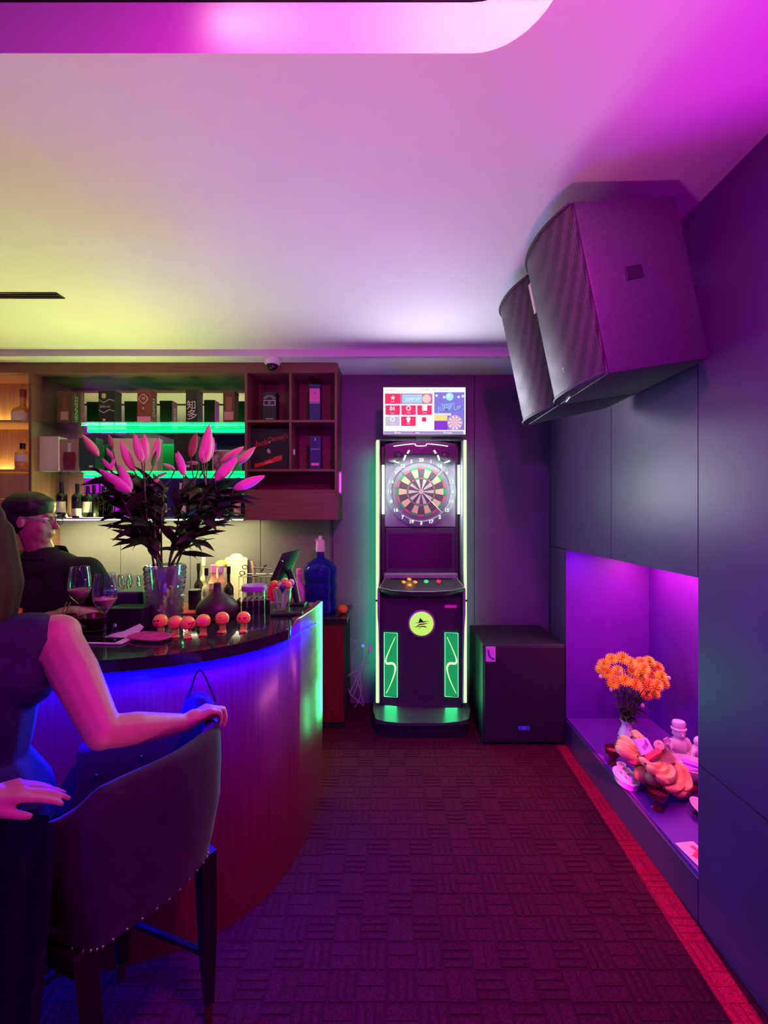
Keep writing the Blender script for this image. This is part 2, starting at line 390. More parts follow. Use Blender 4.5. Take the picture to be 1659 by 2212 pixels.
# magenta lit panels on the walls behind and left of the viewpoint (seen in the mirror and the dark display)
def lit_panel(label, c, w, h, axis, col, s):
    r = T('lit_panel', label, 'lamp', c)
    sz = lambda a, b, d: (d, a, b) if axis == 'x' else (a, d, b)
    O('diffuser', bx(BM(), c, sz(w, h, .03)), glow('lit_panel_'+axis, col, s), r)
    for k in range(5):
        u = -w/2+w*k/4; p = (c[0], c[1]+u, c[2]) if axis == 'x' else (c[0]+u, c[1], c[2]); O('grid_bar', bx(BM(), p, sz(.02, h, .05)), m_matte, r)
    for k in range(3): O('grid_bar', bx(BM(), (c[0], c[1], c[2]-h/2+h*k/2), sz(w, .02, .05)), m_matte, r)
lit_panel('magenta glowing panel with black grid on the far side wall', (-4.26, .9, 1.85), 1.3, .8, 'x', (.75, 0, 1), .9)
lit_panel('magenta glowing panel with black grid on the wall behind the viewpoint', (.50, -2.95, .9), 1.2, 1.0, 'y', (.9, 0, .9), 8)
# ================================================================ BAR COUNTER
PL = [(-3.3, 1.44), (-2.4, 1.44), (-1.8, 1.445), (-1.35, 1.46), (-1.05, 1.49), (-.85, 1.54), (-.70, 1.61), (-.58, 1.71), (-.49, 1.85), (-.43, 2.05), (-.40, 2.25), (-.392, 2.42)]
pl = [Vector((p.x, p.y)) for p in spline([(x, y, 0) for x, y in PL], 6)]
def offs(P, f):
    out = []
    for i, p in enumerate(P):
        d = (P[min(i+1, len(P)-1)]-P[max(0, i-1)]).normalized(); n = Vector((d.y, -d.x))
        out.append(p+n*(f(p) if callable(f) else f))
    return out
def sm(a, b, x): x = max(0, min(1, (x-a)/(b-a))); return x*x*(3-2*x)
t = T('bar_counter', 'curved bar counter with black stone top and red-brown wooden front', 'counter', (-1.2, 1.75, 0))
# front panel: vertical boards following the curve
def board(i0, i1):
    bm = BM(); a = pl[i0:i1+1]; b = offs(pl, -.03)[i0:i1+1]; rings = []
    for p, q in zip(a, b):
        zt = 1.043+.052*sm(1.93, 2.02, p.y)
        rings.append([bm.verts.new((p.x, p.y, .0)), bm.verts.new((p.x, p.y, zt-.006)), bm.verts.new((p.x*.7+q.x*.3, p.y*.7+q.y*.3, zt)), bm.verts.new((q.x, q.y, zt)), bm.verts.new((q.x, q.y, 0))])
    for r, s in zip(rings, rings[1:]):
        for k in range(5): bm.faces.new((r[k], r[(k+1) % 5], s[(k+1) % 5], s[k]))
    bm.faces.new(rings[0]); bm.faces.new(rings[-1][::-1])
    return bm
for i0, i1 in ((0, 12), (12, 24), (24, 36), (36, 48), (48, 66)): O('front_board', board(i0, i1), m_barwood, t, ang=60)
inn = [(-1.30, 2.42), (-1.40, 2.24), (-1.50, 2.04), (-1.75, 1.93), (-3.3, 1.93)]
so = offs(pl, lambda p: .042-.062*sm(1.86, 2.0, p.y))
poly = [(p.x, p.y) for p in so[:-1]]+[(-.412, 2.385)]+[(x, y-.01) for x, y in inn]
bm = BM(); prism(bm, poly, 1.045, 1.09)
bmesh.ops.bevel(bm, geom=[e for e in bm.edges if all(abs(v.co.z-1.09) < 1e-4 for v in e.verts)], offset=.006, segments=2, profile=.5, affect='EDGES')
O('stone_top', bm, m_stone, t, ang=30)
O('inner_panel', prism(BM(), [(x-.02, y-.03) for x, y in inn]+[(-3.3, 1.90), (-1.78, 1.90), (-1.54, 2.0), (-1.43, 2.22), (-1.34, 2.37)], 0.002, 1.043), m_barwood, t)
O('end_panel', bx(BM(), (-.86, 2.405, .52), (.90, .025, 1.04)), m_barwood, t)
led = O('led_strip', tube(BM(), [(p.x, p.y, 1.0405) for p in offs(pl, .031)[0:58]], .003, 6), m_blue_led, t)
# ================================================================ BACK COUNTER
t = T('back_counter', 'low dark-topped back counter with red-brown doors along the back wall', 'counter', (-1.7, 3.36, 0))
for k, (x0, x1) in enumerate(((-.98, -.352), (-1.62, -.99), (-2.26, -1.63), (-2.9, -2.27), (-3.5, -2.91))):
    d = plate('door', x0+.003, x1-.003, .06, .775, 3.16, .018, m_barwood, t, .002)
    O('handle', bx(BM(), (x0+.06, 3.142, .70), (.012, .02, .10), bev=.003), m_metal, d)
O('carcass', bx(BM(), (-1.926, 3.38, .39), (3.148, .41, .77)), m_matte, t)
O('worktop', bx(BM(), (-1.915, 3.355, .80), (3.17, .465, .04), bev=.004), m_stone, t)
# ================================================================ SHELF UNIT
YF, YB = 3.30, 3.592
t = T('shelf_unit', 'walnut wall unit with open compartments and mirror-backed glass shelves', 'shelf unit', (-2.3, 3.45, 1.53))
O('header', bx(BM(), (-2.31, 3.445, 2.690), (3.78, .29, .076), bev=.002), m_woodH, t)
def upright(x, z0, z1, m=m_wood, th=.018, name='upright'): return O(name, bx(BM(), (x, 3.445, (z0+z1)/2), (th, .29, z1-z0), bev=.0015), m, t)
upright(-.433, 1.742, 2.652); upright(-1.118, 1.53, 2.652, th=.02); upright(-.780, 1.917, 2.652); upright(-2.764, 1.02, 2.652, m_wood, .022)
def shelf(x0, x1, z, m=m_woodH, th=.018, y0=YF, name='shelf'):
    return O(name, bx(BM(), ((x0+x1)/2, (y0+YB)/2, z), (x1-x0, YB-y0, th), bev=.0015), m, t)
for z in (2.283, 1.908, 1.751): shelf(-1.108, -.442, z)
O('back_board', bx(BM(), (-.775, 3.588, 2.19), (.68, .01, .93)), m_woodH, t)
O('lower_box', bx(BM(), (-.765, 3.437, 1.635), (.70, .306, .21), bev=.002), m_woodH, t)
# middle bay: mirror back, glass shelves, LED strips
O('mirror', bx(BM(), (-1.94, 3.588, 2.10), (1.62, .008, 1.11)), m_mirror, t)
for z in (2.283, 1.905): shelf(-2.752, -1.130, z, m_glass2, .008, 3.335, 'glass_shelf')
shelf(-2.752, -1.130, 1.540, m_glass2, .014, 3.30, 'glass_shelf')
O('led_profile', bx(BM(), (-1.94, 3.312, 1.528), (1.62, .02, .012)), m_chrome, t)
O('led_strip', bx(BM(), (-1.94, 3.2985, 1.531), (1.60, .006, .008)), m_white_led, t)
for z, x0 in ((2.262, -2.52), (1.885, -2.55)):
    O('green_led_strip', bx(BM(), ((x0-1.13)/2, 3.575, z), (-1.13-x0, .006, .026)), m_green_led, t)
area('green_strip_light', (-1.85, 3.55, 2.255), (-1.85, 3.4, 2.05), (.01, 1, .18), 1.8, 1.4, .02)
area('green_strip_up', (-1.85, 3.50, 2.30), (-1.85, 3.42, 2.66), (.01, 1, .18), 1.1, 1.4, .02)
area('green_strip_light2', (-1.85, 3.55, 1.878), (-1.85, 3.4, 1.7), (.02, 1, .22), .7, 1.4, .02)
# left bay: oak boxes with warm strips
O('oak_back', bx(BM(), (-3.47, 3.588, 1.97), (1.40, .01, 1.37)), m_oak, t)
for z in (2.283, 1.905): shelf(-4.15, -2.775, z, m_oak, .02)
for z in (2.30, 1.922): O('warm_led_strip', bx(BM(), (-3.3, 3.575, z), (.98, .010, .008)), m_warm_led, t)
for z in (2.300, 1.922, 1.893):
    area('warm_strip_light', (-3.25, 3.55 if z != 1.893 else 3.33, z+(.012 if z != 1.893 else -.006)), (-3.25, 3.57 if z != 1.893 else 3.4, 3 if z != 1.893 else 1.3), (1, .60, .20), 2.2, .9, .02)
for z0, z1 in ((1.50, 1.69), (1.695, 1.88), (1.30, 1.495)): plate('drawer_front', -4.15, -2.778, z0, z1, 3.312, .02, m_oak, t, .002)
# ================================================================ GOODS ON THE SHELVES
def carton(name, label, x, y, z, w, d, h, m, group='bottle cartons on the shelves', rz=0):
    r = T(name, label, 'box', (x, y, z), group, rz)
    O('carton', bx(BM(), (0, 0, h/2), (w, d, h), bev=.0015), m, r, world=False)
    lid = O('lid', bx(BM(), (0, 0, h-.012), (w+.0025, d+.0025, .024), bev=.001), m, r, world=False)
    r['h'] = h; return r
def dec(r, name, x0, x1, z0, z1, m, d, poly=None):
    """flat print on the front of a carton of depth d, local coordinates"""
    bm = BM()
    if poly: prism(bm, poly, 0, .0008, FRONT); bmesh.ops.translate(bm, vec=(0, -d/2-.0004, 0), verts=bm.verts)
    else: bx(bm, ((x0+x1)/2, -d/2-.0008, (z0+z1)/2), (x1-x0, .0008, z1-z0))
    return O(name, bm, m, r, world=False)
def ltext(r, s, size, x, z, m, d, side=False, w=0, ang=0, **k):
    if side: return text(s, size, (w/2+.0008, 0, z), m, r, R_SIDE_UP, world=False, **k)
    return text(s, size, (x, -d/2-.0012, z), m, r, R_FRONT @ Matrix.Rotation(ang, 4, 'Z'), world=False, **k)
def bottle(name, label, x, y, z, prof, m, mcap, capz, mlab=None, lab=None, group='bottles', liquid=None, rot=0):
    r = T(name, label, 'bottle', (x, y, z), group)
    O('glass_body', lathe(BM(), prof, 20), m, r, world=False)
    cr, c0, c1 = capz
    O('cap', lathe(BM(), ((0, c0), (cr, c0), (cr, c1-.002), (cr-.002, c1), (0, c1)), 16), mcap, r, world=False)
    if lab:
        lr, l0, l1 = lab
        bm = BM()
        n = 14; a0, a1 = -PI*.95, -PI*.05
        pa = [(lr*math.cos(a0+(a1-a0)*i/n), lr*math.sin(a0+(a1-a0)*i/n)) for i in range(n+1)]
        lo = [bm.verts.new((x_, y_, l0)) for x_, y_ in pa]; hi = [bm.verts.new((x_, y_, l1)) for x_, y_ in pa]
        for i in range(n): bm.faces.new((lo[i], lo[i+1], hi[i+1], hi[i]))
        O('paper_label', bm, mlab, r, world=False)
    return r
def wprof(R, h, nr, sh=.62, nk=.72): return ((0, 0), (R*.9, 0), (R, .006), (R, h*sh), (R*.85, h*(sh+.05)), (nr*1.15, h*nk), (nr, h*(nk+.04)), (nr, h), (0, h))
m_cbrown = mat('brown_carton', (.10, .050, .028), .45, noise=.15)
m_cblack = mat('black_carton', (.018, .018, .020), .4, noise=.15)
m_cred = mat('maroon_carton', (.24, .050, .040), .45, noise=.1)
m_cgreen = mat('dark_green_carton', (.02, .06, .045), .4, noise=.1)
m_cblue = mat('navy_carton', (.035, .035, .16), .4, noise=.1)
m_cwhite = mat('cream_carton', (.75, .60, .50), .6, noise=.04)
m_cpink = mat('pink_label', (.85, .22, .52), .6, noise=.03)
m_amber = mat('amber_glass', (.55, .22, .05), .08, noise=.05, coat=.5)
m_dkglass = mat('dark_bottle_glass', (.012, .014, .010), .08, noise=.1, coat=.5)
m_label = mat('cream_label', (.75, .68, .50), .6, noise=.06)
m_silver = mat('silver_print', (.55, .55, .55), .4, noise=.05)
zs1 = 2.2875
r = carton('spirit_carton', 'dark brown carton with a bottle picture, first on the top glass shelf', -2.5568, 3.42, zs1, .118, .09, .245, m_cbrown)
dec(r, 'printed_bottle', 0, 0, 0, 0, mat('printed_bottle', (.16, .06, .03), .4, noise=.2), .09, [(-.036, .01), (.036, .01), (.036, .09), (.020, .14), (.016, .20), (-.016, .20), (-.020, .14), (-.036, .09)])
dec(r, 'printed_label', -.030, .030, .022, .085, mat('faded_label', (.42, .28, .20), .5, noise=.1), .092)
ltext(r, 'HENNESSY', .050, 0, .125, m_cream, .09, True, .118)
r = carton('spirit_carton', 'black carton with two silver zigzag lines and a gold crest', -2.2312, 3.42, zs1, .125, .09, .25, m_cblack)
for z in (.165, .085):
    P = [(-.0625, z+.012), (-.022, z-.012), (.026, z+.014), (.0625, z), (.0625, z+.005), (.026, z+.020), (-.022, z-.006), (-.0625, z+.018)]
    dec(r, 'zigzag_line', 0, 0, 0, 0, m_silver, .09, P)
dec(r, 'crest', 0, 0, 0, 0, m_gold, .09, [(-.036, .195), (-.020, .188), (-.004, .195), (-.004, .222), (-.012, .230), (-.028, .230), (-.036, .222)])
ltext(r, 'Johnnie', .026, -.012, .125, m_silver, .09, shear=.3)
dec(r, 'seal', -.028, -.008, .012, .030, m_silver, .09)
r = carton('spirit_carton', 'maroon carton with a cream crest on the top glass shelf', -1.9386, 3.42, zs1, .105, .09, .255, m_cred)
P = [(-.040+.034*math.cos(a)*(1+.10*math.cos(4*a))+.035, .185+.036*math.sin(a)*(1+.1*math.cos(4*a))) for a in [2*PI*k/24 for k in range(24)]]
dec(r, 'crest', 0, 0, 0, 0, m_cream, .09, P)
P2 = [((x+.005)*.82-.005, (z-.185)*.82+.185) for x, z in P]
dec(r, 'crest_field', 0, 0, 0, 0, m_cred, .092, P2)
ltext(r, '18', .03, -.006, .187, m_cream, .095); ltext(r, '★', .022, -.006, .110, m_cream, .09)
ltext(r, 'CHIVAS', .044, 0, .125, m_cream, .09, True, .105)
dec(r, 'lower_band', -.052, .052, .002, .048, m_cpink, .09)
r = carton('spirit_carton', 'black carton with large white brush characters', -1.5655, 3.42, zs1, .09, .10, .26, m_cblack)
ltext(r, '知', .075, 0, .130, m_paper, .10); ltext(r, '多', .085, .005, .055, m_paper, .10)
r = carton('spirit_carton', 'reddish carton with a pink label, last on the top glass shelf', -1.2766, 3.42, zs1, .090, .09, .25, m_cbrown)
dec(r, 'printed_label', -.036, .036, .02, .085, mat('rose_label', (.55, .28, .24), .5, noise=.1), .09)
dec(r, 'printed_neck', -.024, .024, .09, .20, mat('rose_bottle', (.28, .09, .07), .4, noise=.2), .09)
zs2 = 1.9095
r = carton('gift_carton', 'plain cream carton at the end of the second glass shelf', -2.6921, 3.42, zs2, .175, .09, .27, m_cwhite)
r = carton('spirit_carton', 'carton with a window showing a cognac flask, beside the cream carton', -2.5276, 3.43, zs2, .135, .09, .25, mat('pinkish_carton', (.35, .18, .15), .5, noise=.1))
dec(r, 'printed_flask', 0, 0, 0, 0, mat('cognac', (.16, .025, .018), .25, noise=.2), .09, [(-.045, .012), (.045, .012), (.052, .10), (.045, .15), (-.045, .15), (-.052, .10)])
dec(r, 'printed_neck', -.012, .012, .15, .22, m_silver, .09)
r = carton('spirit_carton', 'black-green carton half hidden by the lily bud on the second shelf', -2.3845, 3.43, zs2, .125, .09, .26, m_cgreen)
dec(r, 'printed_mark', .01, .04, .03, .045, m_silver, .09)
r = carton('gift_carton', 'wide pale pink carton behind the lilies on the second shelf', -2.0272, 3.44, zs2, .36, .08, .26, mat('pale_pink_carton', (.62, .42, .36), .6, noise=.05))
dec(r, 'printed_panel', .06, .11, .1, .2, m_cbrown, .08)
r = carton('spirit_carton', 'tall black carton behind the lilies on the second shelf', -1.6251, 3.43, zs2, .17, .09, .28, m_cblack)
dec(r, 'printed_mark', -.04, .04, .03, .05, m_silver, .09)
r = T('small_photo', 'small framed photo standing behind the right lilies', 'picture', (-1.3643, 3.42, zs2))
O('frame', bx(BM(), (0, .02, .085), (.13, .012, .17), bev=.002), m_cwhite, r, world=False)
O('print', bx(BM(), (0, .0136, .085), (.116, .002, .156)), mat('photo_print', (.12, .05, .06), .3, nscale=18, col2=(.6, .45, .4)), r, world=False)
zs3 = 1.547
for i, (px, h, lm) in enumerate(((133, .275, .05), (161, .265, .06), (178, .25, .06))):
    lab = ['dark wine bottle with a cream label, first on the lowest shelf', 'dark wine bottle with a low pale label on the lowest shelf', 'dark wine bottle with a grey label against the purple mirror'][i]
    r = bottle('wine_bottle', lab, (px-848)*3.40/935, 3.40+.03*i, zs3, wprof(.038, h, .013), m_dkglass, m_black, (.0145, h*.80, h+.002), m_label if i < 2 else m_paper, (.0386, .04 if i != 1 else .012, .125 if i != 1 else .07), 'wine bottles on the lowest shelf')
r = bottle('gold_bottle', 'black bottle with a gold figure eight on the lowest shelf', -1.2982, 3.40, zs3, wprof(.036, .20, .012, .7, .8), m_dkglass, m_gold, (.014, .17, .205), None, None, 'spirit bottles on the lowest shelf')
text('8', .085, (0, -.038, .115), m_gold, r, world=False); text('XO', .04, (0, -.038, .04), m_gold, r, world=False)
r = bottle('gold_bottle', 'narrow black bottle with a gold label at the end of the lowest shelf', -1.2182, 3.40, zs3, wprof(.028, .215, .011, .72, .82), m_dkglass, m_cgreen, (.013, .17, .22), m_gold, (.0286, .02, .12), 'spirit bottles on the lowest shelf')
for px, hh, nm in ((352, .25, 'wine bottle hidden behind the lily leaves, nearer the vase'), (392, .27, 'wine bottle with a pale neck band behind the lily leaves'), (300, .24, 'squat liqueur bottle behind the left lily leaves')):
    bottle('shelf_bottle', nm, (px-848)*3.42/935, 3.42, zs3, wprof(.036, hh, .013), m_dkglass, m_label, (.0145, hh*.82, hh+.002), m_label, (.0366, .04, .11), 'spirit bottles on the lowest shelf')
# left oak bay bottles
bottle('whisky_bottle', 'squat amber bottle with wide cream label in the upper oak compartment', -2.9189, 3.42, 2.293, ((0, 0), (.068, 0), (.072, .006), (.072, .082), (.060, .105), (.030, .125), (.020, .14), (.019, .22), (0, .22)), m_amber, m_cred, (.022, .20, .265), m_label, (.0728, .006, .075), 'bottles in the oak compartments')
bottle('whisky_bottle', 'yellow whisky bottle with black cap in the lower oak compartment', -2.9225, 3.42, 1.915, ((0, 0), (.046, 0), (.05, .006), (.05, .13), (.04, .15), (.018, .165), (.016, .19), (0, .19)), mat('whisky', (.75, .45, .06), .1, noise=.05, coat=.5), m_black, (.019, .172, .218), m_paper, (.0508, .07, .125), 'bottles in the oak compartments')
# right compartments
def rz_(px): return (px-848)*3.40/935
r = carton('spirit_carton', 'black carton with a silver arched emblem in the upper wooden compartment', rz_(584), 3.42, 2.292, .105, .09, .235, m_cblack)
for rad in (.050, .042, .034):
    pa = [(rad*math.cos(a), .165+rad*.9*math.sin(a)) for a in [PI*.1+PI*.8*k/14 for k in range(15)]]; pb = [(x*.94, .165+(z-.165)*.94) for x, z in pa][::-1]
    dec(r, 'emblem_arc', 0, 0, 0, 0, m_silver, .09, pa+pb)
dec(r, 'emblem_plate', -.046, .046, .128, .170, m_silver, .09); dec(r, 'emblem_field', -.040, .040, .134, .164, m_cblack, .092)
ltext(r, 'III', .028, 0, .149, m_silver, .093); dec(r, 'base_line', -.028, .028, .022, .028, m_silver, .09)
r = carton('spirit_carton', 'navy carton with a pink label in the upper wooden compartment', rz_(681), 3.42, 2.292, .085, .085, .295, m_cblue)
dec(r, 'printed_label', -.040, .040, .155, .262, m_cpink, .085); dec(r, 'silver_line', -.042, .042, .145, .150, m_silver, .085)
ltext(r, '文', .03, 0, .222, m_cred, .087); ltext(r, '心', .02, 0, .185, m_cred, .087)
r = carton('spirit_carton', 'plain navy carton with a pale band in the lower wooden compartment', rz_(682), 3.42, 1.917, .085, .085, .265, m_cblue)
dec(r, 'pale_band', -.030, .030, .036, .056, m_cpink, .085); ltext(r, 'Johnnie', .022, 0, .165, m_silver, .085, shear=.3); ltext(r, '♟', .024, 0, .242, m_silver, .085)
r = carton('gift_carton', 'large black gift box with a red ribbon and red script', rz_(583), 3.43, 1.917, .33, .09, .325, m_cblack)
dec(r, 'ribbon', 0, 0, 0, 0, m_red, .09, [(-.115, .018), (.100, .080), (.100, .118), (.030, .100), (.030, .092), (-.035, .072), (-.035, .066), (-.115, .050)])
dec(r, 'ribbon_line', 0, 0, 0, 0, m_cpink, .092, [(-.035, .050), (.025, .066), (.025, .073), (-.035, .057)])
ltext(r, 'Jack', .062, -.065, .21, m_red, .09, ang=.2, shear=.25); ltext(r, 'Daniel’s', .052, .065, .25, m_red, .09, ang=.2, shear=.25)
ltext(r, '•', .06, 0, .215, m_silver, .09); ltext(r, '♞', .045, -.005, .148, m_silver, .09)
t = tag(O('door_sensor', bx(BM(), (-0.7596, 3.34, 2.0522), (.014, .012, .045), bev=.004), m_white), 'small white sensor stuck on the compartment divider beside the navy carton', 'sensor')
t = T('magenta_glint', 'short magenta glowing bar standing in for a reflection beside the wooden unit', 'lamp', (-0.4206, 3.45, 1.7376))  # glowing bar added where the unit's glossy side reflects magenta
O('tube', tube(BM(), [(-0.4206, 3.45, 1.745), (-0.4206, 3.45, 1.8999)], .012, 10), m_pinkglow, t)
O('end_cap', bx(bx(BM(), (-0.4206, 3.45, 1.9073), (.026, .026, .01)), (-0.4206, 3.45, 1.7376), (.026, .026, .01)), m_white, t)
O('bracket', bx(BM(), (-0.4391, 3.47, 1.8225), (.024, .02, .02)), m_metal, t)
# ================================================================ DART MACHINE
MX = .2085
t = T('dart_machine', 'tall electronic dart machine with green light tubes against the back wall', 'dart machine', (MX, 3.3, 0))
m_body = mat('satin_black_shell', (.040, .045, .045), .32, noise=.15, nscale=30)
m_shell = mat('grey_shell', (.22, .25, .26), .35, noise=.08, nscale=20)
def mp(name, x0, x1, z0, z1, y, th, m, bev=.002, parent=None): return plate(name, MX+x0, MX+x1, z0, z1, y, th, m, parent or t, bev)
# foot: dark skirt and sloped step tray with rounded front
bm = BM()
def fo(z, y0, hw, k): return [(MX+x*hw, y, z) for x, y in ((-1, 3.45), (-1, y0+.10), (-.93, y0+.03), (-.75, y0+.012), (-.4, y0), (.4, y0), (.75, y0+.012), (.93, y0+.03), (1, y0+.10), (1, 3.45))]
a = [bm.verts.new(v) for v in fo(0.0, 3.04, .335, 0)]; b = [bm.verts.new(v) for v in fo(.105, 3.02, .345, 0)]
n = len(a)
for i in range(n): bm.faces.new((a[i], a[(i+1) % n], b[(i+1) % n], b[i]))
bm.faces.new(a[::-1]); bm.faces.new(b)
O('skirt', bm, m_matte, t)
bm = BM()
lo = [bm.verts.new(v) for v in fo(.106, 3.005, .350, 0)]
hi = [bm.verts.new((x, y, .125+max(0, (y-3.005))*.46 if y < 3.3 else .205)) for x, y, z in fo(0, 3.005, .350, 0)]
bk = [bm.verts.new((MX+s*.345, 3.17, .203)) for s in (1, -1)]
for i in range(n): bm.faces.new((lo[i], lo[(i+1) % n], hi[(i+1) % n], hi[i]))
bm.faces.new(hi)
bm.faces.new(lo[::-1])
O('step_tray', bm, mat('step_plastic', (.05, .055, .055), .28, noise=.1), t)
# cabinet
O('lower_cabinet', bx(BM(), (MX, 3.365, .54), (.60, .39, .86), bev=.012), m_body, t)
O('upper_cabinet', bx(BM(), (MX, 3.43, 1.56), (.60, .26, 1.18), bev=.01), m_body, t)
for s in (-1, 1):
    P = [(3.14, .20), (3.56, .20), (3.56, 2.13), (3.20, 2.13), (3.145, 2.05), (3.145, 1.2), (3.12, 1.0)]
    Mx = Matrix(((0, 0, 1, MX+s*.309-.009), (1, 0, 0, 0), (0, 1, 0, 0), (0, 0, 0, 1)))
    O('side_panel', prism(BM(), P, 0, .018, Mx), m_shell, t)
    O('light_tube', tube(BM(), [(MX+s*.318, 3.135, .212), (MX+s*.318, 3.135, .94)], .0112, 10), m_neon, t)
    O('light_tube', tube(BM(), [(MX+s*.318, 3.135, .957), (MX+s*.316, 3.135, 2.11)], .0112, 10), m_neon, t)
    O('tube_clip', bx(BM(), (MX+s*.318, 3.137, .9485), (.026, .024, .012)), m_matte, t)
    # added green strip beside each tube, standing in for its coloured light
    O('added_glow_strip', bx(BM(), (MX+s*.328, 3.16, 1.16), (.004, .012, 1.88)), m_green_led, t)
    O('inner_tube', tube(BM(), [(MX+s*.278, 3.185, 1.575), (MX+s*.278, 3.185, 1.935)], .008, 8), m_tubehot, t)
    area('tube_light', (MX+s*.345, 3.12, 1.15), (MX-.9, 2.5, 1.15) if s < 0 else (MX+1.2, 3.5, 1.15), (.03, 1, .22), 7 if s < 0 else .6, .03, 1.85, 120)
    area('tube_wall_light', (MX+s*.345, 3.42, 1.15), (MX+s*.40, 3.6, 1.15), (.02, 1, .24), 3.0 if s < 0 else 1.6, .03, 1.85, 120)
    area('tube_light_front', (MX+s*.318, 3.10, 1.15), (MX+s*.318, 2.5, 1.15), (.12, 1, .36), .8, .02, 1.85)
# board housing
mp('board_surround', -.268, .268, 1.475, 2.07, 3.285, .03, m_shell, .008)
O('dish', lathe(BM(), ((.262, .0), (.262, .02), (.225, .03), (.205, .012), (0, .010)), 48, (MX+.006, 3.272, 1.742), Matrix.Rotation(PI/2, 4, 'X')), m_shell, t)
db = O('dartboard', lathe(BM(), ((0, 0), (.215, 0), (.215, .012), (.198, .014), (0, .014)), 48, (MX+.006, 3.262, 1.742), Matrix.Rotation(PI/2, 4, 'X')), mat('board_ring', (.22, .24, .25), .5, noise=.05), t)
m_seg = {'y': mat('yellow_segment', (.72, .60, .28), .6, noise=.08, nscale=200), 'k': mat('grey_segment', (.09, .09, .09), .6, noise=.1, nscale=200),
         'g': mat('green_segment', (.03, .42, .12), .6, noise=.08, nscale=200), 'r': mat('red_segment', (.50, .14, .14), .6, noise=.08, nscale=200), 'w': mat('pale_segment', (.62, .58, .45), .6, noise=.06, nscale=200)}
def seg_mesh(r0, r1, m, nm):
    bm = BM(); ha = PI/20*.93; k = 4
    for_ = []
    for i in range(k+1):
        a = -ha+2*ha*i/k
        for_.append(((r0*math.sin(a), r0*math.cos(a)), (r1*math.sin(a), r1*math.cos(a))))
    poly = [p[1] for p in for_]+[p[0] for p in for_][::-1]
    prism(bm, poly, 0, .006, FRONT)
    me = bpy.data.meshes.new(nm); bmesh.ops.recalc_face_normals(bm, faces=bm.faces); bm.to_mesh(me); bm.free(); me.materials.append(m); return me
SEG = {}
for key, r0, r1 in (('in', .020, .094), ('tr', .096, .107), ('out', .109, .168), ('db', .170, .187)):
    for c in 'ykgrw': SEG[key+c] = seg_mesh(r0, r1, m_seg[c], 'segment')
C0 = Vector((MX+.006, 3.248, 1.742))
NUM = [20, 1, 18, 4, 13, 6, 10, 15, 2, 17, 3, 19, 7, 16, 8, 11, 14, 9, 12, 5]
m_num = glow('lit_number', (.85, 1.0, .72), 1.1)
for i in range(20):
    dark = i % 2 == 0
    for key, c in (('in', 'k' if dark else 'w'), ('tr', 'r' if dark else 'g'), ('out', 'k' if dark else 'y'), ('db', 'r' if dark else 'g')):
        o = bpy.data.objects.new('segment', SEG[key+c]); COL.objects.link(o)
        o.location = C0; o.rotation_euler = (0, 2*PI*i/20, 0); attach(o, db)
    a = 2*PI*i/20
    text(str(NUM[i]), .036, (C0.x+.236*math.sin(a), 3.240, C0.z+.236*math.cos(a)), m_num, t, name='number', ext=.001, bold=.0014)
O('bull', lathe(BM(), ((.018, 0), (.018, .008), (.009, .009), (.009, .006), (0, .006)), 20, C0, Matrix.Rotation(PI/2, 4, 'X')), m_seg['w'], db)
for k in range(4):
    a = PI/4+PI/2*k
    O('divider_wire', tube(BM(), [C0+Vector((r*math.sin(a), -.009, r*math.cos(a))) for r in (.03, .225)], .0012, 5), m_chrome, db)
# hood with speakers and lamps
bm = BM(); prism(bm, [(-.262, 1.965), (-.20, 1.955), (-.11, 2.022), (.11, 2.022), (.20, 1.955), (.262, 1.965), (.262, 2.09), (.19, 2.105), (.055, 2.12), (-.055, 2.12), (-.19, 2.105), (-.262, 2.09)], -.0, .07, Matrix.Translation((MX, 3.265, 0)) @ FRONT)
hood = O('hood', bm, mat('hood_shell', (.018, .022, .024), .35, noise=.1), t)
O('hood_line', tube(BM(), spline([(MX-.20, 3.192, 2.075), (MX-.12, 3.190, 2.086), (MX-.045, 3.190, 2.092), (MX-.035, 3.19, 2.078), (MX+.035, 3.19, 2.078), (MX+.045, 3.19, 2.092), (MX+.12, 3.19, 2.086), (MX+.20, 3.192, 2.075)], 4), .003, 5), m_tubewhite, hood)
for s in (-1, 1):
    c = (MX+.006+s*.170, 3.193, 2.005)
    O('tweeter', lathe(BM(), ((.034, 0), (.034, .004), (.030, .008), (.026, .004), (.022, .010), (.010, .014), (0, .014)), 24, c, Matrix.Rotation(PI/2, 4, 'X')), mat('tweeter_cone%d' % s, (.07, .07, .075), .35, noise=.1), t)
    for (dx, dz, L, an) in ((.098, .028, .028, .55), (.125, -.015, .042, .35)):
        O('lamp_dash', bx(BM(), (MX+.006+s*dx, 3.191, 2.005+dz), (.012, .006, L), (0, -s*an, 0), bev=.002), m_tubewhite, hood)
    O('lamp_arc', tube(BM(), [(c[0]+.050*math.sin(a), 3.191, c[2]-.050*math.cos(a)) for a in [s*(-.1+.9*k/6) for k in range(7)]], .004, 5), m_neon2 if 0 else m_tubewhite, hood)
O('sensor_eye', lathe(BM(), ((.012, 0), (.012, .003), (0, .004)), 16, (MX+.006, 3.193, 2.052), Matrix.Rotation(PI/2, 4, 'X')), m_metal, hood)
area('board_light', (MX, 3.13, 1.97), (MX, 3.24, 1.70), (.88, 1, .95), 1.4, .45, .02)
area('board_fill', (MX, 3.17, 1.74), (MX+.35, 2.2, 1.72), (.86, .97, 1.0), 7, .42, .42)  # added light facing out of the board, for the wall highlight
area('board_light_up', (MX, 3.12, 2.03), (MX, 2.6, 2.9), (.85, .92, 1.0), 2.2, .5, .03)
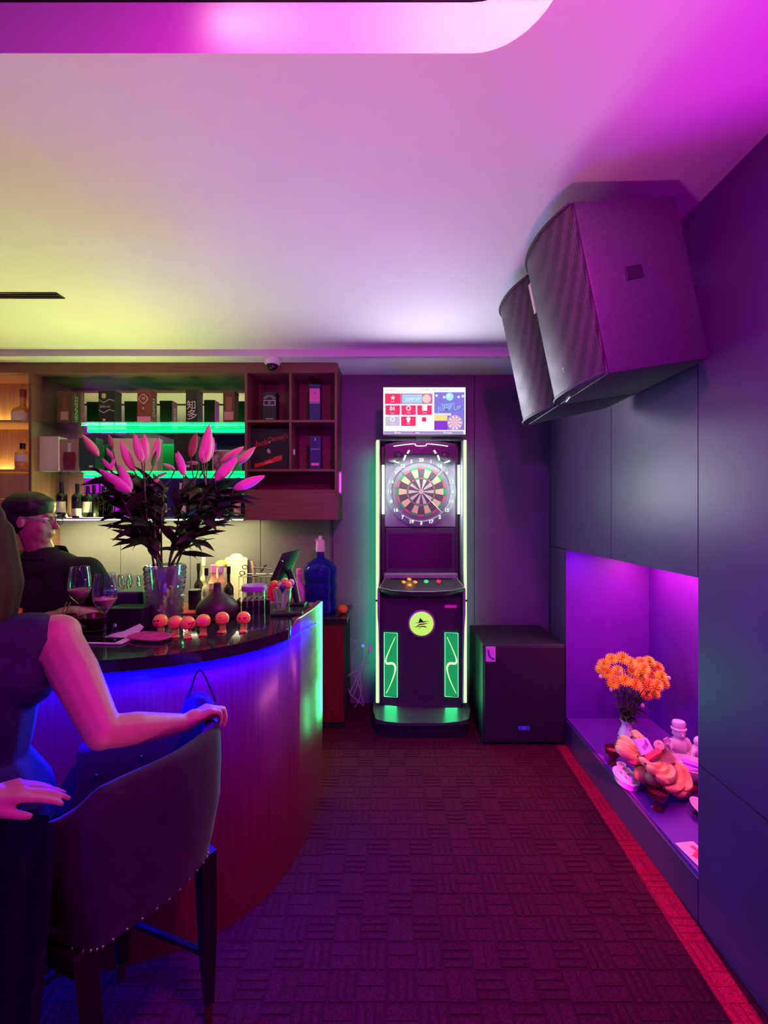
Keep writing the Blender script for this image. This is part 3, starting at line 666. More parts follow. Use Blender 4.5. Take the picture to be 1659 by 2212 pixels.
# lower display
mp('display_frame', -.262, .262, 1.135, 1.47, 3.272, .03, m_body, .006)
mp('display', -.236, .236, 1.172, 1.430, 3.255, .008, mat('dark_display', (.008, .007, .010), .28, noise=.1), .001)
mp('ledge', -.275, .275, 1.095, 1.135, 3.24, .10, m_shell, .008)
# control console
bm = BM()
top = [(-.255, 3.235, 1.118), (.255, 3.235, 1.118), (.300, 3.07, 1.052), (.21, 3.035, 1.040), (.08, 3.02, 1.034), (-.08, 3.02, 1.034), (-.21, 3.035, 1.040), (-.300, 3.07, 1.052)]
a = [bm.verts.new((MX+x, y, z)) for x, y, z in top]; b = [bm.verts.new((MX+x*.97, y+.012, z-.026)) for x, y, z in top]
c = [bm.verts.new((MX+x*.85, 3.2, .95)) for x, y, z in top]
bm.faces.new(a)
for p, q in ((a, b), (b, c)):
    for i in range(8): bm.faces.new((p[i], p[(i+1) % 8], q[(i+1) % 8], q[i]))
cons = O('console', bm, mat('console_plastic', (.045, .048, .050), .35, noise=.1), t)
O('console_edge', tube(BM(), [(MX+x, y-.002, z) for x, y, z in top]+[(MX+top[0][0], top[0][1]-.002, top[0][2])], .0035, 5), mat('lit_edge', (.45, .50, .50), .3, .6), cons)
sl = math.atan2(.066, .165)
def cpos(x, v): return (MX+x, 3.235-.165*v, 1.1185-.066*v+.004)
for r_ in range(3):
    for k in range(22):
        O('key', bx(BM(), cpos(-.215+.0205*k, .12+.11*r_), (.015, .012, .006), (sl, 0, 0)), m_metal, cons)
m_or = glow('orange_button', (1.0, .36, .03), 1.2)
for dx, dv in ((-.042, .60), (.042, .60), (0, .38), (0, .84)):
    O('arrow_button', bx(BM(), cpos(-.085+dx, dv), (.024, .024, .012), (sl, 0, PI/4), bev=.003), m_or, cons)
for dx, nm, col in ((.035, 'green_button', (.05, 1.0, .35)), (.125, 'red_button', (1.0, .03, .08))):
    O(nm, lathe(BM(), ((.018, 0), (.018, .006), (.013, .012), (0, .012)), 18, cpos(dx, .60), Matrix.Rotation(sl, 4, 'X')), glow(nm, col, .75), cons)
    O('button_ring', lathe(BM(), ((.023, 0), (.023, .004), (.018, .004)), 18, cpos(dx, .60), Matrix.Rotation(sl, 4, 'X')), m_chrome, cons)
area('console_glow', cpos(-.085, .6)[:2]+(1.11,), (MX-.085, 3.1, 1.0), (1, .30, .03), .03, .05, .05)
# lower front: round lit emblem, lightning panels, sticker
lz = 1.59-241*3.16/935
em = O('round_emblem', lathe(BM(), ((0, 0), (.088, 0), (.088, .010), (.078, .014), (0, .014)), 36, (MX+.003, 3.168, lz), Matrix.Rotation(PI/2, 4, 'X')), glow('emblem_lamp', (.58, .95, .14), .95), t)
O('emblem_rim', lathe(BM(), ((.088, 0), (.100, 0), (.100, .012), (.088, .015)), 36, (MX+.003, 3.168, lz), Matrix.Rotation(PI/2, 4, 'X')), mat('emblem_rim', (.55, .6, .5), .3, .5), em)
m_swoosh = mat('swoosh_print', (.14, .30, .05), .5, noise=.1)
for P in ([(-.05, -.035), (-.02, -.012), (.02, -.004), (.055, .006), (.02, .004), (-.02, -.002)], [(-.055, .004), (-.02, .012), (-.012, .045), (-.022, .014), (.01, .018), (.058, .022), (.02, .010), (-.02, .006)],
          [(-.03, -.045), (.0, -.022), (.035, -.026), (.050, -.045), (.032, -.018), (.0, -.014)], [(-.06, -.02), (-.02, -.024), (.03, -.014), (-.02, -.018)]):
    O('swoosh', prism(BM(), P, 0, .001, Matrix.Translation((MX+.003, 3.1535, lz)) @ FRONT), m_swoosh, em)
mp('pink_sticker', .173, .262, .888, .910, 3.167, .002, m_cpink, .0005)
text('••• ▬▬', .012, (MX+.217, 3.1655, .899), m_cwhite, t)
m_acr = mat('green_acrylic', (.01, .09, .04), .2, em=(.01, .55, .16), es=.55, noise=.1)
for s in (-1, 1):
    xc = MX+s*.2215
    pn = O('lightning_panel', bx(BM(), (xc, 3.164, 0.4781), (.096, .008, .466), bev=.002), m_acr, t)
    z0, z1 = 0.2449, 0.7113
    O('panel_edge', tube(BM(), [(xc-.048, 3.157, z0), (xc+.048, 3.157, z0-.006), (xc+.048, 3.157, z1-.006), (xc-.048, 3.157, z1), (xc-.048, 3.157, z0)], .0022, 5), m_neon2, pn)
    q = [(.30, .93), (-.05, .75), (-.30, .60), (-.33, .545), (-.22, .515), (.05, .52), (.22, .50), (.30, .44), (.22, .34), (.0, .20), (-.30, .05)]
    P = spline([(xc+s*-x*.11, 3.155, z0+(z1-z0)*v) for x, v in q], 4)
    rr = [.0022+.006*math.sin(PI*i/(len(P)-1))**1.5 for i in range(len(P))]
    O('lightning_tube', tube(BM(), P, rr, 6), m_neon, pn)
    area('panel_light', (xc, 3.14, .33), (xc, 2.6, .25), (.03, 1, .30), 1.3, .09, .42)
    O('panel_screw', lathe(BM(), ((.004, 0), (.004, .002), (0, .003)), 10, (xc, 3.159, z1-.014), Matrix.Rotation(PI/2, 4, 'X')), m_chrome, pn)
# machine top and screen on top
mp('top_cap', -.31, .31, 2.115, 2.135, 3.37, .36, m_body, .006)
O('screen_neck', bx(BM(), (MX+.02, 3.22, 2.20), (.12, .10, .16), bev=.005), m_matte, t)
sx = MX+.0225
O('screen_shell', bx(BM(), (sx, 3.120, 2.3161), (.604, .035, .356), bev=.004), m_black, t)
SY = 3.1005
def sp(px, pz): return ((px-848)*3.1/935, 1.59+(1106-pz)*3.1/935)
scr = None
def ui(name, x0, x1, y0, y1, col, s=1.0, lay=0, parent=None):
    global scr
    (ax, az), (bx_, bz) = sp(820+x0/8.73, 830+y1/8.73), sp(820+x1/8.73, 830+y0/8.73)
    key = 'ui_%s_%s' % (col, s)
    m = MATS.get(key) or glow(key, col, s)
    return plate(name, ax, bx_, az, bz, SY-.0006*lay, .0006, m, parent or scr)
scr = ui('screen', 70, 1620, 60, 945, (.95, .93, 1.0), 1.35, 0, t)
RED = (.90, .03, .10)
for x0, x1, y0, y1 in ((100, 390, 175, 372), (108, 385, 398, 578), (410, 685, 398, 578), (708, 985, 398, 578), (405, 682, 608, 788)): ui('red_button_tile', x0, x1, y0, y1, RED, 1.0, 1)
ui('grey_button_tile', 108, 382, 608, 788, (.55, .55, .66), 1, 1)
ui('banner', 390, 1000, 175, 372, (.55, .22, .32), 1, 1); ui('banner_sky', 430, 800, 195, 355, (.35, .66, .95), 1, 2)
ui('bottom_bar', 75, 1585, 885, 942, (.36, .33, .60), .9, 1)
ui('poster', 1030, 1600, 150, 865, (.20, .20, .72), 1, 1)
ui('poster_floor', 1030, 1280, 690, 865, (.20, .04, .62), 1, 2)
ui('poster_band', 1030, 1275, 585, 690, (.85, .78, .18), 1, 2); ui('poster_band_white', 1030, 1350, 545, 590, (.7, .75, .95), 1, 2)
def disc(name, cx, cy_, r, col, lay, s=1.0, n=24, r0=0, spokes=0):
    x, z = sp(820+cx/8.73, 830+cy_/8.73); R = r/8.73*3.1/935; key = 'ui_%s_%s' % (col, s); m = MATS.get(key) or glow(key, col, s)
    bm = BM()
    if spokes:
        for k in range(spokes):
            a = 2*PI*k/spokes; h = PI/spokes*.5
            prism(bm, [(0, 0), (R*math.cos(a-h), R*math.sin(a-h)), (R*math.cos(a+h), R*math.sin(a+h))], 0, .0004, Matrix.Translation((x, SY-.0006*lay, z)) @ FRONT)
    else: prism(bm, [(R*math.cos(2*PI*k/n), R*math.sin(2*PI*k/n)) for k in range(n)], 0, .0004, Matrix.Translation((x, SY-.0006*lay, z)) @ FRONT)
    return O(name, bm, m, scr)
WH = (1, .98, 1)
disc('poster_ball', 1320, 235, 75, (.35, .85, .85), 2); disc('poster_ball_light', 1300, 215, 40, (.62, .95, .92), 3)
for cx, cy_ in ((1075, 215), (1215, 245), (1490, 240), (1570, 225)): disc('poster_star', cx, cy_, 26, (.75, .80, 1), 2, n=10)
disc('poster_board', 1420, 725, 145, (.55, .35, .55), 3); disc('poster_board_rays', 1420, 725, 130, (.95, .70, .70), 4, spokes=10)
disc('banner_board', 885, 275, 80, (.80, .42, .35), 3); disc('banner_board_rays', 885, 275, 78, (1, .85, .80), 4, spokes=10)
m_wt = MATS.get('ui_%s_%s' % (WH, 1.0)) or glow('ui_%s_%s' % (WH, 1.0), WH, 1.0)
m_bt = glow('poster_lettering', (.30, .75, .95), 1.0); m_dt = mat('ui_dark_lettering', (.10, .05, .12), .6, noise=.1); m_rt = glow('red_lettering', RED, .8)
def ut(s, size, px, py, m, ang=0, lay=5, **k):
    x, z = sp(820+px/8.73, 830+py/8.73); return text(s, size, (x, SY-.0006*lay, z), m, scr, R_FRONT @ Matrix.Rotation(ang, 4, 'Z'), **k)
m_out = glow('poster_outline', (.06, .10, .50), .8)
ut('JUMP UP', .047, 1322, 466, m_out, .06, 4, bold=.0008); ut('JUMP UP', .045, 1318, 462, m_bt, .06, 5); ut('TARGET', .026, 1290, 392, m_bt, .08, 5); ut('JUMP UP', .028, 630, 285, m_wt, .04)
ut('VIETNAM   https://www.phoen', .017, 1040, 105, m_dt); ut('▬▬▬▬▬', .010, 215, 107, m_rt)
ut('★', .042, 250, 262, m_wt); ut('01', .040, 245, 462, m_wt, bold=.0014); ut('◎', .046, 545, 462, m_wt); ut('■', .05, 850, 462, m_wt); ut('◎', .046, 242, 668, m_wt); ut('■', .042, 838, 672, m_rt)
disc('cup_bowl', 542, 655, 40, WH, 3, n=14); ui('cup_stem', 520, 564, 690, 722, WH, 1.0, 3)
for px, py in ((245, 328), (245, 545), (545, 540), (848, 540), (242, 748), (542, 748)): ut('▬▬▬', .009, px, py, m_wt)
ut('▬▬', .008, 838, 748, m_dt); ut('◆ ▬▬', .014, 340, 915, m_wt); ut('◆', .014, 645, 915, m_rt); ut('▬▬', .014, 715, 915, m_wt); ut('◆ ▬▬▬', .014, 1285, 915, m_wt)
area('screen_light', (sx, 3.085, 2.31), (sx, 2.0, 2.2), (.85, .80, 1), 6, .58, .33)
# ================================================================ SUBWOOFER
t = T('subwoofer', 'black floor subwoofer box beside the dart machine', 'speaker', (.895, 3.2, 0))
m_sub = mat('black_sub_paint', (.022, .020, .026), .5, noise=.15, nscale=60, bump=.1, bscale=400)
O('cabinet', bx(BM(), (.895, 3.205, .352), (.562, .51, .672), bev=.008), m_sub, t)
O('front_grille', bx(BM(), (.897, 2.944, .352), (.548, .014, .650), bev=.005), grille_mat('sub_grille', (.006, .006, .008), (.028, .024, .032), 260), t)
b = O('badge', bx(BM(), (0.6655, 2.935, 0.6263), (.066, .006, .102), bev=.002), mat('badge_pink', (.75, .30, .72), .4, noise=.05), t)
O('badge_mark', prism(BM(), spline([(-.024, .03, 0), (-.018, -.01, 0), (.004, -.035, 0), (.026, -.04, 0), (.026, -.028, 0), (.006, -.022, 0), (-.006, -.004, 0), (-.010, .03, 0)], 3) and [(-.024, .03), (-.018, -.01), (.004, -.035), (.026, -.04), (.026, -.028), (.006, -.022), (-.006, -.004), (-.010, .03)], 0, .001, Matrix.Translation((0.6655, 2.932, 0.6263)) @ FRONT), mat('badge_violet', (.14, .05, .35), .4, noise=.05), b)
b = O('lower_badge', bx(BM(), (0.8915, 2.935, 0.1241), (.078, .005, .026), bev=.001), mat('badge_blue', (.05, .06, .55), .4, em=(.02, .03, .5), es=.12, noise=.05), t)
text('I&T', .020, (0.8915, 2.9318, 0.1241), mat('badge_silver', (.35, .35, .7), .4), b)
O('side_handle', bx(BM(), (.6135, 3.18, .44), (.006, .18, .09), bev=.003), m_dark_ceil, t)
for sx_ in (-1, 1):
    for y in (2.98, 3.42): O('foot', lathe(BM(), ((0, 0), (.024, 0), (.022, .018), (0, .018)), 14, (.895+sx_*.25, y, .0)), m_matte, t)
# ================================================================ WALL SPEAKERS
m_spk = mat('speaker_paint', (.045, .040, .052), .5, noise=.12, nscale=60, bump=.08, bscale=500)
m_grl = grille_mat('speaker_grille', (.008, .007, .009), (.085, .075, .082), 150)
def wall_speaker(label, y0, y1, tz=.19, taper=0):
    H, D = .612, .36
    yc = (y0+y1)/2; W = y1-y0-.006
    r = T('wall_speaker', label, 'speaker', (1.02, yc, 2.42), 'pair of tilted wall speakers')
    # local: x' forward (towards -X), built upright then pitched down
    A = Vector((0.6273, 0, 2.6713)); B = Vector((0.7524, 0, 2.0713))
    up = (A-B).normalized(); fw = Vector((-up.z, 0, up.x))*1  # forward = out of the front
    if fw.x > 0: fw = -fw
    org = (A+B)/2; H = (A-B).length
    Mt = Matrix(((fw.x, 0, up.x, org.x), (0, 1, 0, yc), (fw.z, 0, up.z, org.z), (0, 0, 0, 1)))
    bm = BM()
    ya, yb = yc-W/2, yc+W/2; SP = ((A.x, A.z), (.985, 2.690), (1.102, 2.124), (B.x, B.z))
    va = [bm.verts.new((x, ya, z)) for x, z in SP]; vb = [bm.verts.new((x, yb-(taper if k in (1, 2) else 0), z)) for k, (x, z) in enumerate(SP)]
    bm.faces.new(va); bm.faces.new(vb[::-1])
    for i in range(4): bm.faces.new((va[i], va[(i+1) % 4], vb[(i+1) % 4], vb[i]))
    bmesh.ops.bevel(bm, geom=list(bm.edges), offset=.006, segments=2, profile=.5, affect='EDGES')
    O('cabinet', bm, m_spk, r, ang=24)
    # bowed grille
    bm = BM(); n = 14; a = []; b = []
    for i in range(n+1):
        v = -1+2*i/n; y = v*(W/2-.004); d = .012+.062*(1-abs(v)**2.2)
        a.append(bm.verts.new(Mt @ Vector((d, y, -H/2+.004)))); b.append(bm.verts.new(Mt @ Vector((d, y, H/2-.004))))
    a2 = [bm.verts.new(Mt @ Vector((.001, s*(W/2-.004), -H/2+.004))) for s in (1, -1)]; b2 = [bm.verts.new(Mt @ Vector((.001, s*(W/2-.004), H/2-.004))) for s in (1, -1)]
    LA = a+a2; LB = b+b2; k = len(LA)
    for i in range(k): bm.faces.new((LA[i], LA[(i+1) % k], LB[(i+1) % k], LB[i]))
    bm.faces.new(LA[::-1]); bm.faces.new(LB)
    g = O('grille', bm, m_grl, r, ang=25)
    for s, nm in ((1, 'grille_rim'), (-1, 'grille_rim')):
        O(nm, tube(BM(), [Mt @ Vector((.012+.062*(1-abs(-1+2*i/n)**2.2)+.003, (-1+2*i/n)*(W/2-.004), s*(H/2-.006))) for i in range(n+1)], .006, 6), m_spk, g)
    return r, Mt, W, H, D, g
sp1, Mt, W, H, D, g1 = wall_speaker('large black speaker high on the wall, nearer, with handle recess in its side', 1.50, 1.953)
O('side_handle', bx(BM(), (0, 0, 0), (.060, .006, .046), bev=.002), m_dark_ceil, sp1)
h = sp1.children[-1]; h.matrix_basis = Matrix.Translation(Mt @ Vector((-.155, -W/2-.001, .02))) @ Mt.to_3x3().to_4x4()
b = O('badge', bx(BM(), (0, 0, 0), (.006, .034, .034), bev=.001), mat('badge_silver2', (.30, .30, .45), .4, noise=.1), sp1)
b.matrix_basis = Matrix.Translation(Mt @ Vector((.066, -.03, -H/2+.085))) @ Mt.to_3x3().to_4x4()
Rm = Mt.to_3x3().to_4x4() @ Matrix(((0, 0, 1, 0), (-1, 0, 0, 0), (0, 1, 0, 0), (0, 0, 0, 1)))
tt = text('I&T', .026, Mt @ Vector((.072, -.03, -H/2+.085)), m_paper, b, Rm)
tt.matrix_parent_inverse = wm(b).inverted()
b = O('sticker', bx(BM(), (0, 0, 0), (.004, .026, .13), bev=.001), m_cwhite, sp1)
b.matrix_basis = Matrix.Translation(Mt @ Vector((.040, W/2-.045, .17))) @ Mt.to_3x3().to_4x4()
b = O('pole_cup', lathe(BM(), ((.05, 0), (.05, -.004), (.036, -.006), (.030, -.001), (0, -.001)), 24), mat('cup_plastic', (.05, .045, .06), .4), sp1)
b.matrix_basis = Matrix.Translation(Mt @ Vector((-.12, .02, -H/2))) @ Mt.to_3x3().to_4x4()
b = O('light_slit', bx(BM(), (0, 0, 0), (.004, .10, .003)), glow('slit_light', (.9, .85, 1), .8), sp1)
b.matrix_basis = Matrix.Translation(Mt @ Vector((.005, .12, -H/2-.001))) @ Mt.to_3x3().to_4x4() @ Matrix.Rotation(.25, 4, 'Z')
O('eye_bolt', bx(bx(BM(), Mt @ Vector((-.07, .10, H/2+.010)), (.014, .014, .022), bev=.003), Mt @ Vector((-.055, .10, H/2+.022)), (.03, .018, .012), bev=.003), m_metal, sp1)
O('wall_bracket', bx(bx(BM(), (1.155, 1.73, 2.36), (.045, .10, .22), bev=.004), (1.10, 1.73, 2.36), (.10, .05, .05), bev=.004), m_metal, sp1)
sp2, Mt2, W2, H2, D2, g2 = wall_speaker('large black speaker high on the wall, farther, mostly behind the nearer one', 1.957, 2.40, taper=.16)
O('wall_bracket', bx(bx(BM(), (1.155, 2.12, 2.36), (.045, .10, .22), bev=.004), (1.10, 2.12, 2.36), (.10, .05, .05), bev=.004), m_metal, sp2)
# ================================================================ CABLES by the machine
m_cable = mat('pale_cable', (.50, .48, .56), .5, noise=.05)
cyy_ = 3.42
def cab(name, label, pts, r=.0035):
    P = [((x-848)*cyy_/935, cyy_+.02*math.sin(i*1.7), 1.59+(1106-y)*cyy_/935) for i, (x, y) in enumerate(pts)]
    t = T(name, label, 'cable', P[0], 'pale cables hanging beside the dart machine')
    O('cord', tube(BM(), spline(P, 6), r, 6), m_cable, t); return t, P
t, P = cab('power_cable', 'pale cable in a wide loop left of the dart machine', [(800, 1400), (786, 1437), (775, 1468), (763, 1500), (754, 1495), (749, 1478), (752, 1460), (763, 1451), (776, 1452), (779, 1475), (780, 1495), (773, 1518), (764, 1531)])
O('plug', bx(BM(), P[0], (.03, .03, .05), bev=.005), m_white, t)
t, P = cab('power_cable', 'pale cable with a blue glowing plug left of the dart machine', [(758, 1381), (772, 1392), (764, 1413), (761, 1437), (765, 1458), (774, 1480), (783, 1508), (786, 1523)])
O('plug', bx(BM(), ((784-848)*3.42/935, 3.42, 0.5329), (.022, .022, .02), bev=.003), mat('blue_plug', (.1, .2, .6), .4, em=(.1, .3, 1), es=.9), t)
t, P = cab('power_cable', 'pale straight cable crossing the loop left of the dart machine', [(778, 1387), (783, 1411), (783, 1430), (773, 1462), (755, 1497), (766, 1510), (784, 1521)])
t, P = cab('power_cable', 'thin pale cable running into the machine side', [(800, 1430), (782, 1440), (770, 1465), (757, 1497)], .0025)
# ================================================================ THINGS ON THE BAR (stone top at 1.09 m)
ZB = 1.0905
m_wine = mat('rose_wine', (.85, .36, .36), .15, noise=.05)
m_pearl = thin('clear_drinking_glass', (.96, .96, .96), .05)
def wineglass(label, x, y, z, H, R, stem, wine, group, cat='glass', base=None):
    r = T('wine_glass', label, cat, (x, y, z), group)
    br = base or R*.85; b0 = H*stem
    prof = [(0, .0), (br, .0), (br, .002), (.010, .006), (.0038, .014), (.0038, b0-.008), (.010, b0), (R*.72, b0+(H-b0)*.16), (R*.97, b0+(H-b0)*.36), (R, b0+(H-b0)*.5), (R*.93, b0+(H-b0)*.75), (R*.80, H), (R*.80-.0015, H), (R*.93-.0016, b0+(H-b0)*.75), (R-.0016, b0+(H-b0)*.5), (R*.97-.0016, b0+(H-b0)*.36), (R*.70, b0+(H-b0)*.18), (0, b0+.006)]
    O('glass_body', lathe(BM(), prof, 28), m_pearl, r, world=False)
    if wine:
        zl = b0+(H-b0)*wine
        O('wine', lathe(BM(), [(0, b0+.008), (R*.69, b0+(H-b0)*.19), (R*.955, b0+(H-b0)*.365), (R*.975, zl), (0, zl)], 28), m_wine, r, world=False)
    return r
GG = 'rose wine glasses on the bar'
wineglass('tall glass of rose wine nearest the black-shirted barman', -1.319,1.8243,1.0905, .268, .043, .44, .38, GG)
wineglass('tall glass of rose wine in front of the dark red bowl', -1.1362,1.7107,1.0905, .258, .043, .40, .34, GG)
# orange bar mat with the empty glasses
t = T('bar_mat', 'orange mat on the bar behind the napkin boxes', 'mat', (-1.12, 2.25, ZB))
O('mat', bx(BM(), (-1.125, 2.235, ZB+.004), (.62, .25, .008), bev=.003), mat('orange_felt', (.85, .22, .07), .8, noise=.1, nscale=80), t)
O('stitched_edge', tube(BM(), [(-1.43, 2.115, ZB+.008), (-.82, 2.115, ZB+.008), (-.82, 2.355, ZB+.008), (-1.43, 2.355, ZB+.008), (-1.43, 2.115, ZB+.008)], .002, 5), mat('orange_stitch', (.9, .35, .15), .7), t)
EG = 'empty wine glasses on the orange mat'
for px, py, lb in ((254, 1313, 'empty wine glass on the orange mat, nearest the barman'), (270, 1308, 'empty wine glass on the orange mat, second from the barman'), (289, 1313, 'empty wine glass on the orange mat, third from the barman'), (311, 1309, 'empty wine glass on the orange mat, close beside the crystal vase')):
    Y_ = 935*.4905/(py-1106); wineglass(lb, (px-848)*Y_/935, Y_, ZB+.008, .165, .036, .48, 0, EG, base=.028)
def tumbler(name, label, x, y, z, R, H, m, cat, group=None, n=24, flare=1.0, wall=.003):
    r = T(name, label, cat, (x, y, z), group)
    O('glass_body', lathe(BM(), [(0, 0), (R*.9, 0), (R*.92, .004), (R*flare, H), (R*flare-wall, H), (R*.9-wall, .01), (0, .01)], n), m, r, world=False)
    return r
tumbler('tumbler', 'faceted tumbler on the orange mat between the vase and the black tin', -.935, 2.22, ZB+.008, .035, .09, m_pearl, 'glass', n=10, flare=1.1)
# crystal vase with lilies
VX, VY = -1.0272, 1.956
t = T('lily_vase', 'cut crystal vase holding pink lilies on the bar', 'vase', (VX, VY, ZB))
bm = BM(); prof = [(.062, 0), (.066, .012), (.068, .05), (.074, .13), (.080, .20), (.083, .262)]
nr, na = 24, 36; rings = []
for i in range(nr+1):
    z = .262*i/nr; k = 0
    while k < len(prof)-2 and prof[k+1][1] < z: k += 1
    (r0, z0), (r1, z1) = prof[k], prof[k+1]; rb = r0+(r1-r0)*max(0, min(1, (z-z0)/(z1-z0)))
    rings.append([bm.verts.new((VX+(rb+(.0065 if (j+i) % 2 == 0 and 0 < i < nr else -.005))*math.cos(2*PI*(j+.5*(i % 2))/na), VY+(rb+(.0065 if (j+i) % 2 == 0 and 0 < i < nr else -.005))*math.sin(2*PI*(j+.5*(i % 2))/na), ZB+z)) for j in range(na)])
inner_ = [[bm.verts.new((VX+(.048+.022*z/.262)*math.cos(2*PI*j/na), VY+(.048+.022*z/.262)*math.sin(2*PI*j/na), ZB+z)) for j in range(na)] for z in (.262, .015)]
for a, b in zip(rings, rings[1:]):
    for j in range(na): bm.faces.new((a[j], a[(j+1) % na], b[(j+1) % na], b[j]))
for j in range(na):
    bm.faces.new((rings[-1][j], rings[-1][(j+1) % na], inner_[0][(j+1) % na], inner_[0][j]))
    bm.faces.new((inner_[0][j], inner_[0][(j+1) % na], inner_[1][(j+1) % na], inner_[1][j]))
bm.faces.new(rings[0][::-1]); bm.faces.new(inner_[1])
O('crystal_body', bm, thin('cut_crystal', (.85, .83, .87), .34, .05, .9, .13), t, ang=8)
lv = T('lily_bouquet', 'bunch of pink lily buds with dark leaves standing in the crystal vase', 'flowers', (VX, VY, ZB+.02))
m_stem = mat('lily_stem', (.10, .075, .045), .6, noise=.2); m_leaf = mat('lily_leaf', (.030, .028, .020), .5, noise=.3, nscale=20)
m_bud = [mat('lily_pink', (.72, .19, .36), .5, nscale=9, col2=(.76, .26, .40)), mat('lily_pale', (.72, .32, .38), .5, nscale=9, col2=(.68, .36, .38)), mat('lily_brownish', (.24, .11, .06), .5, nscale=9, col2=(.32, .12, .09)), mat('lily_orange', (.72, .30, .24), .5, nscale=9, col2=(.70, .36, .25)), mat('lily_magenta', (.74, .13, .48), .5, nscale=9, col2=(.80, .19, .52))]
def bud_mesh(m):
    bm = BM(); n, k = 12, 12; rings = []
    for i in range(n+1):
        t_ = i/n; r_ = .115*(math.sin(PI*min(1, t_**.85))**.75)*(1-.15*t_)+.012*(1-t_)
        if i == n: rings.append([bm.verts.new((0, 0, 1))]); break
        rings.append([bm.verts.new((r_*(1+.13*math.cos(3*2*PI*j/k+.3))*math.cos(2*PI*j/k), r_*(1+.13*math.cos(3*2*PI*j/k+.3))*math.sin(2*PI*j/k), t_)) for j in range(k)])
    for a, b in zip(rings, rings[1:]):
        for j in range(k):
            if len(b) == 1: bm.faces.new((a[j], a[(j+1) % k], b[0]))
            else: bm.faces.new((a[j], a[(j+1) % k], b[(j+1) % k], b[j]))
    bm.faces.new(rings[0][::-1])
    me = bpy.data.meshes.new('lily_bud'); bm.to_mesh(me); bm.free(); me.materials.append(m); me.shade_smooth(); return me
BUD = [bud_mesh(m) for m in m_bud]
def orient(o, p0, p1, wscale=1.0, roll=0):
    d = Vector(p1)-Vector(p0); L = d.length; q = d.to_track_quat('Z', 'Y').to_matrix().to_4x4()
    o.matrix_basis = Matrix.Translation(p0) @ q @ Matrix.Rotation(roll, 4, 'Z') @ Matrix.Diagonal((L*wscale, L*wscale, L, 1))
BUDS = [((213, 986), (176, 937), 3, 1.9), ((243, 970), (234, 936), 2, 1.98), ((245, 991), (229, 966), 0, 1.9), ((290, 1018), (260, 953), 0, 1.94), ((306, 999), (290, 935), 1, 1.9),
        ((312, 999), (312, 936), 0, 1.92), ((335, 998), (344, 943), 1, 1.97), ((283, 1064), (212, 1012), 4, 1.84), ((283, 1062), (256, 1000), 4, 1.86), ((241, 1015), (221, 990), 4, 1.83), ((236, 1014), (249, 990), 4, 1.85),
        ((397, 1027), (384, 974), 4, 1.88), ((392, 1012), (379, 978), 1, 1.9), ((412, 988), (425, 932), 2, 1.96), ((441, 1001), (452, 915), 0, 1.93), ((436, 1000), (441, 948), 0, 1.91), ((447, 998), (462, 944), 1, 1.95),
        ((464, 1038), (514, 988), 4, 1.87), ((476, 1001), (527, 964), 3, 1.93), ((513, 1003), (552, 965), 3, 1.96), ((504, 1056), (573, 1027), 4, 1.85), ((378, 1015), (351, 1001), 1, 1.99), ((345, 1034), (323, 1052), 1, 2.0), ((430, 1000), (402, 999), 1, 1.99), ((338, 1030), (362, 1020), 1, 2.02)]
def pxp(p, Y_): return Vector(((p[0]-848)*Y_/935, Y_, 1.59+(1106-p[1])*Y_/935))
NODES = [((262, 1075), 1.86), ((290, 1060), 1.90), ((312, 1040), 1.93), ((335, 1045), 2.0), ((262, 1035), 1.96), ((392, 1060), 1.90), ((420, 1045), 1.97), ((445, 1050), 1.93), ((468, 1062), 1.92), ((494, 1075), 1.88), ((355, 1050), 2.02)]
NP = [pxp(*n) for n in NODES]
STEMS = []
for i, p in enumerate(NP):
    a = Vector((VX+.035*math.cos(i*2.4), VY+.03*math.sin(i*2.4), ZB+.03)); side = -1 if p.x < VX else 1
    mth = Vector((VX+side*(.018+.028*((i*7) % 5)/5), VY+.03*math.sin(i*1.9), ZB+.255))
    P = spline([a, mth, mth.lerp(p, .55)+Vector((side*.008, 0, .0)), p], 6); STEMS.append(P)
    O('stem', tube(BM(), P, [.0052-.0018*k/len(P) for k in range(len(P))], 6), m_stem, lv)
for (b0, b1, mi, Y_) in BUDS:
    p0, p1 = pxp(b0, Y_), pxp(b1, Y_+random.uniform(-.02, .02))
    o = bpy.data.objects.new('lily_bud', BUD[mi]); COL.objects.link(o); orient(o, p0, p1, 1.30, random.random()*3); attach(o, lv)
    nd = min(NP, key=lambda q: (q-p0).length)
    O('pedicel', tube(BM(), spline([nd, nd.lerp(p0, .6)+Vector((0, 0, -.01)), p0], 4), .0028, 5), m_stem, lv)
def leaf_mesh(nm, m, L=1, wd=.12, droop=.25, fold=.02, n=7):
    bm = BM(); rows = []
    for i in range(n+1):
        t_ = i/n; w_ = wd*(math.sin(PI*min(1, t_**.75*1.0))**.9) if 0 < i < n else (.012 if i == 0 else 0)
        y = t_*L; z = .10*t_-droop*t_*t_
        if i == n: rows.append([bm.verts.new((0, y, z))])
        else: rows.append([bm.verts.new((-w_, y, z+fold*w_/wd)), bm.verts.new((0, y, z)), bm.verts.new((w_, y, z+fold*w_/wd))])
    for a, b in zip(rows, rows[1:]):
        if len(b) == 1: bm.faces.new((a[0], a[1], b[0])); bm.faces.new((a[1], a[2], b[0]))
        else:
            for k in (0, 1): bm.faces.new((a[k], a[k+1], b[k+1], b[k]))
    me = bpy.data.meshes.new(nm); bm.to_mesh(me); bm.free(); me.materials.append(m); me.shade_smooth(); return me
LEAF = [leaf_mesh('leaf', m_leaf, wd=.17, droop=.30), leaf_mesh('leaf', m_leaf, wd=.14, droop=.12), leaf_mesh('leaf', m_leaf, wd=.19, droop=.5)]
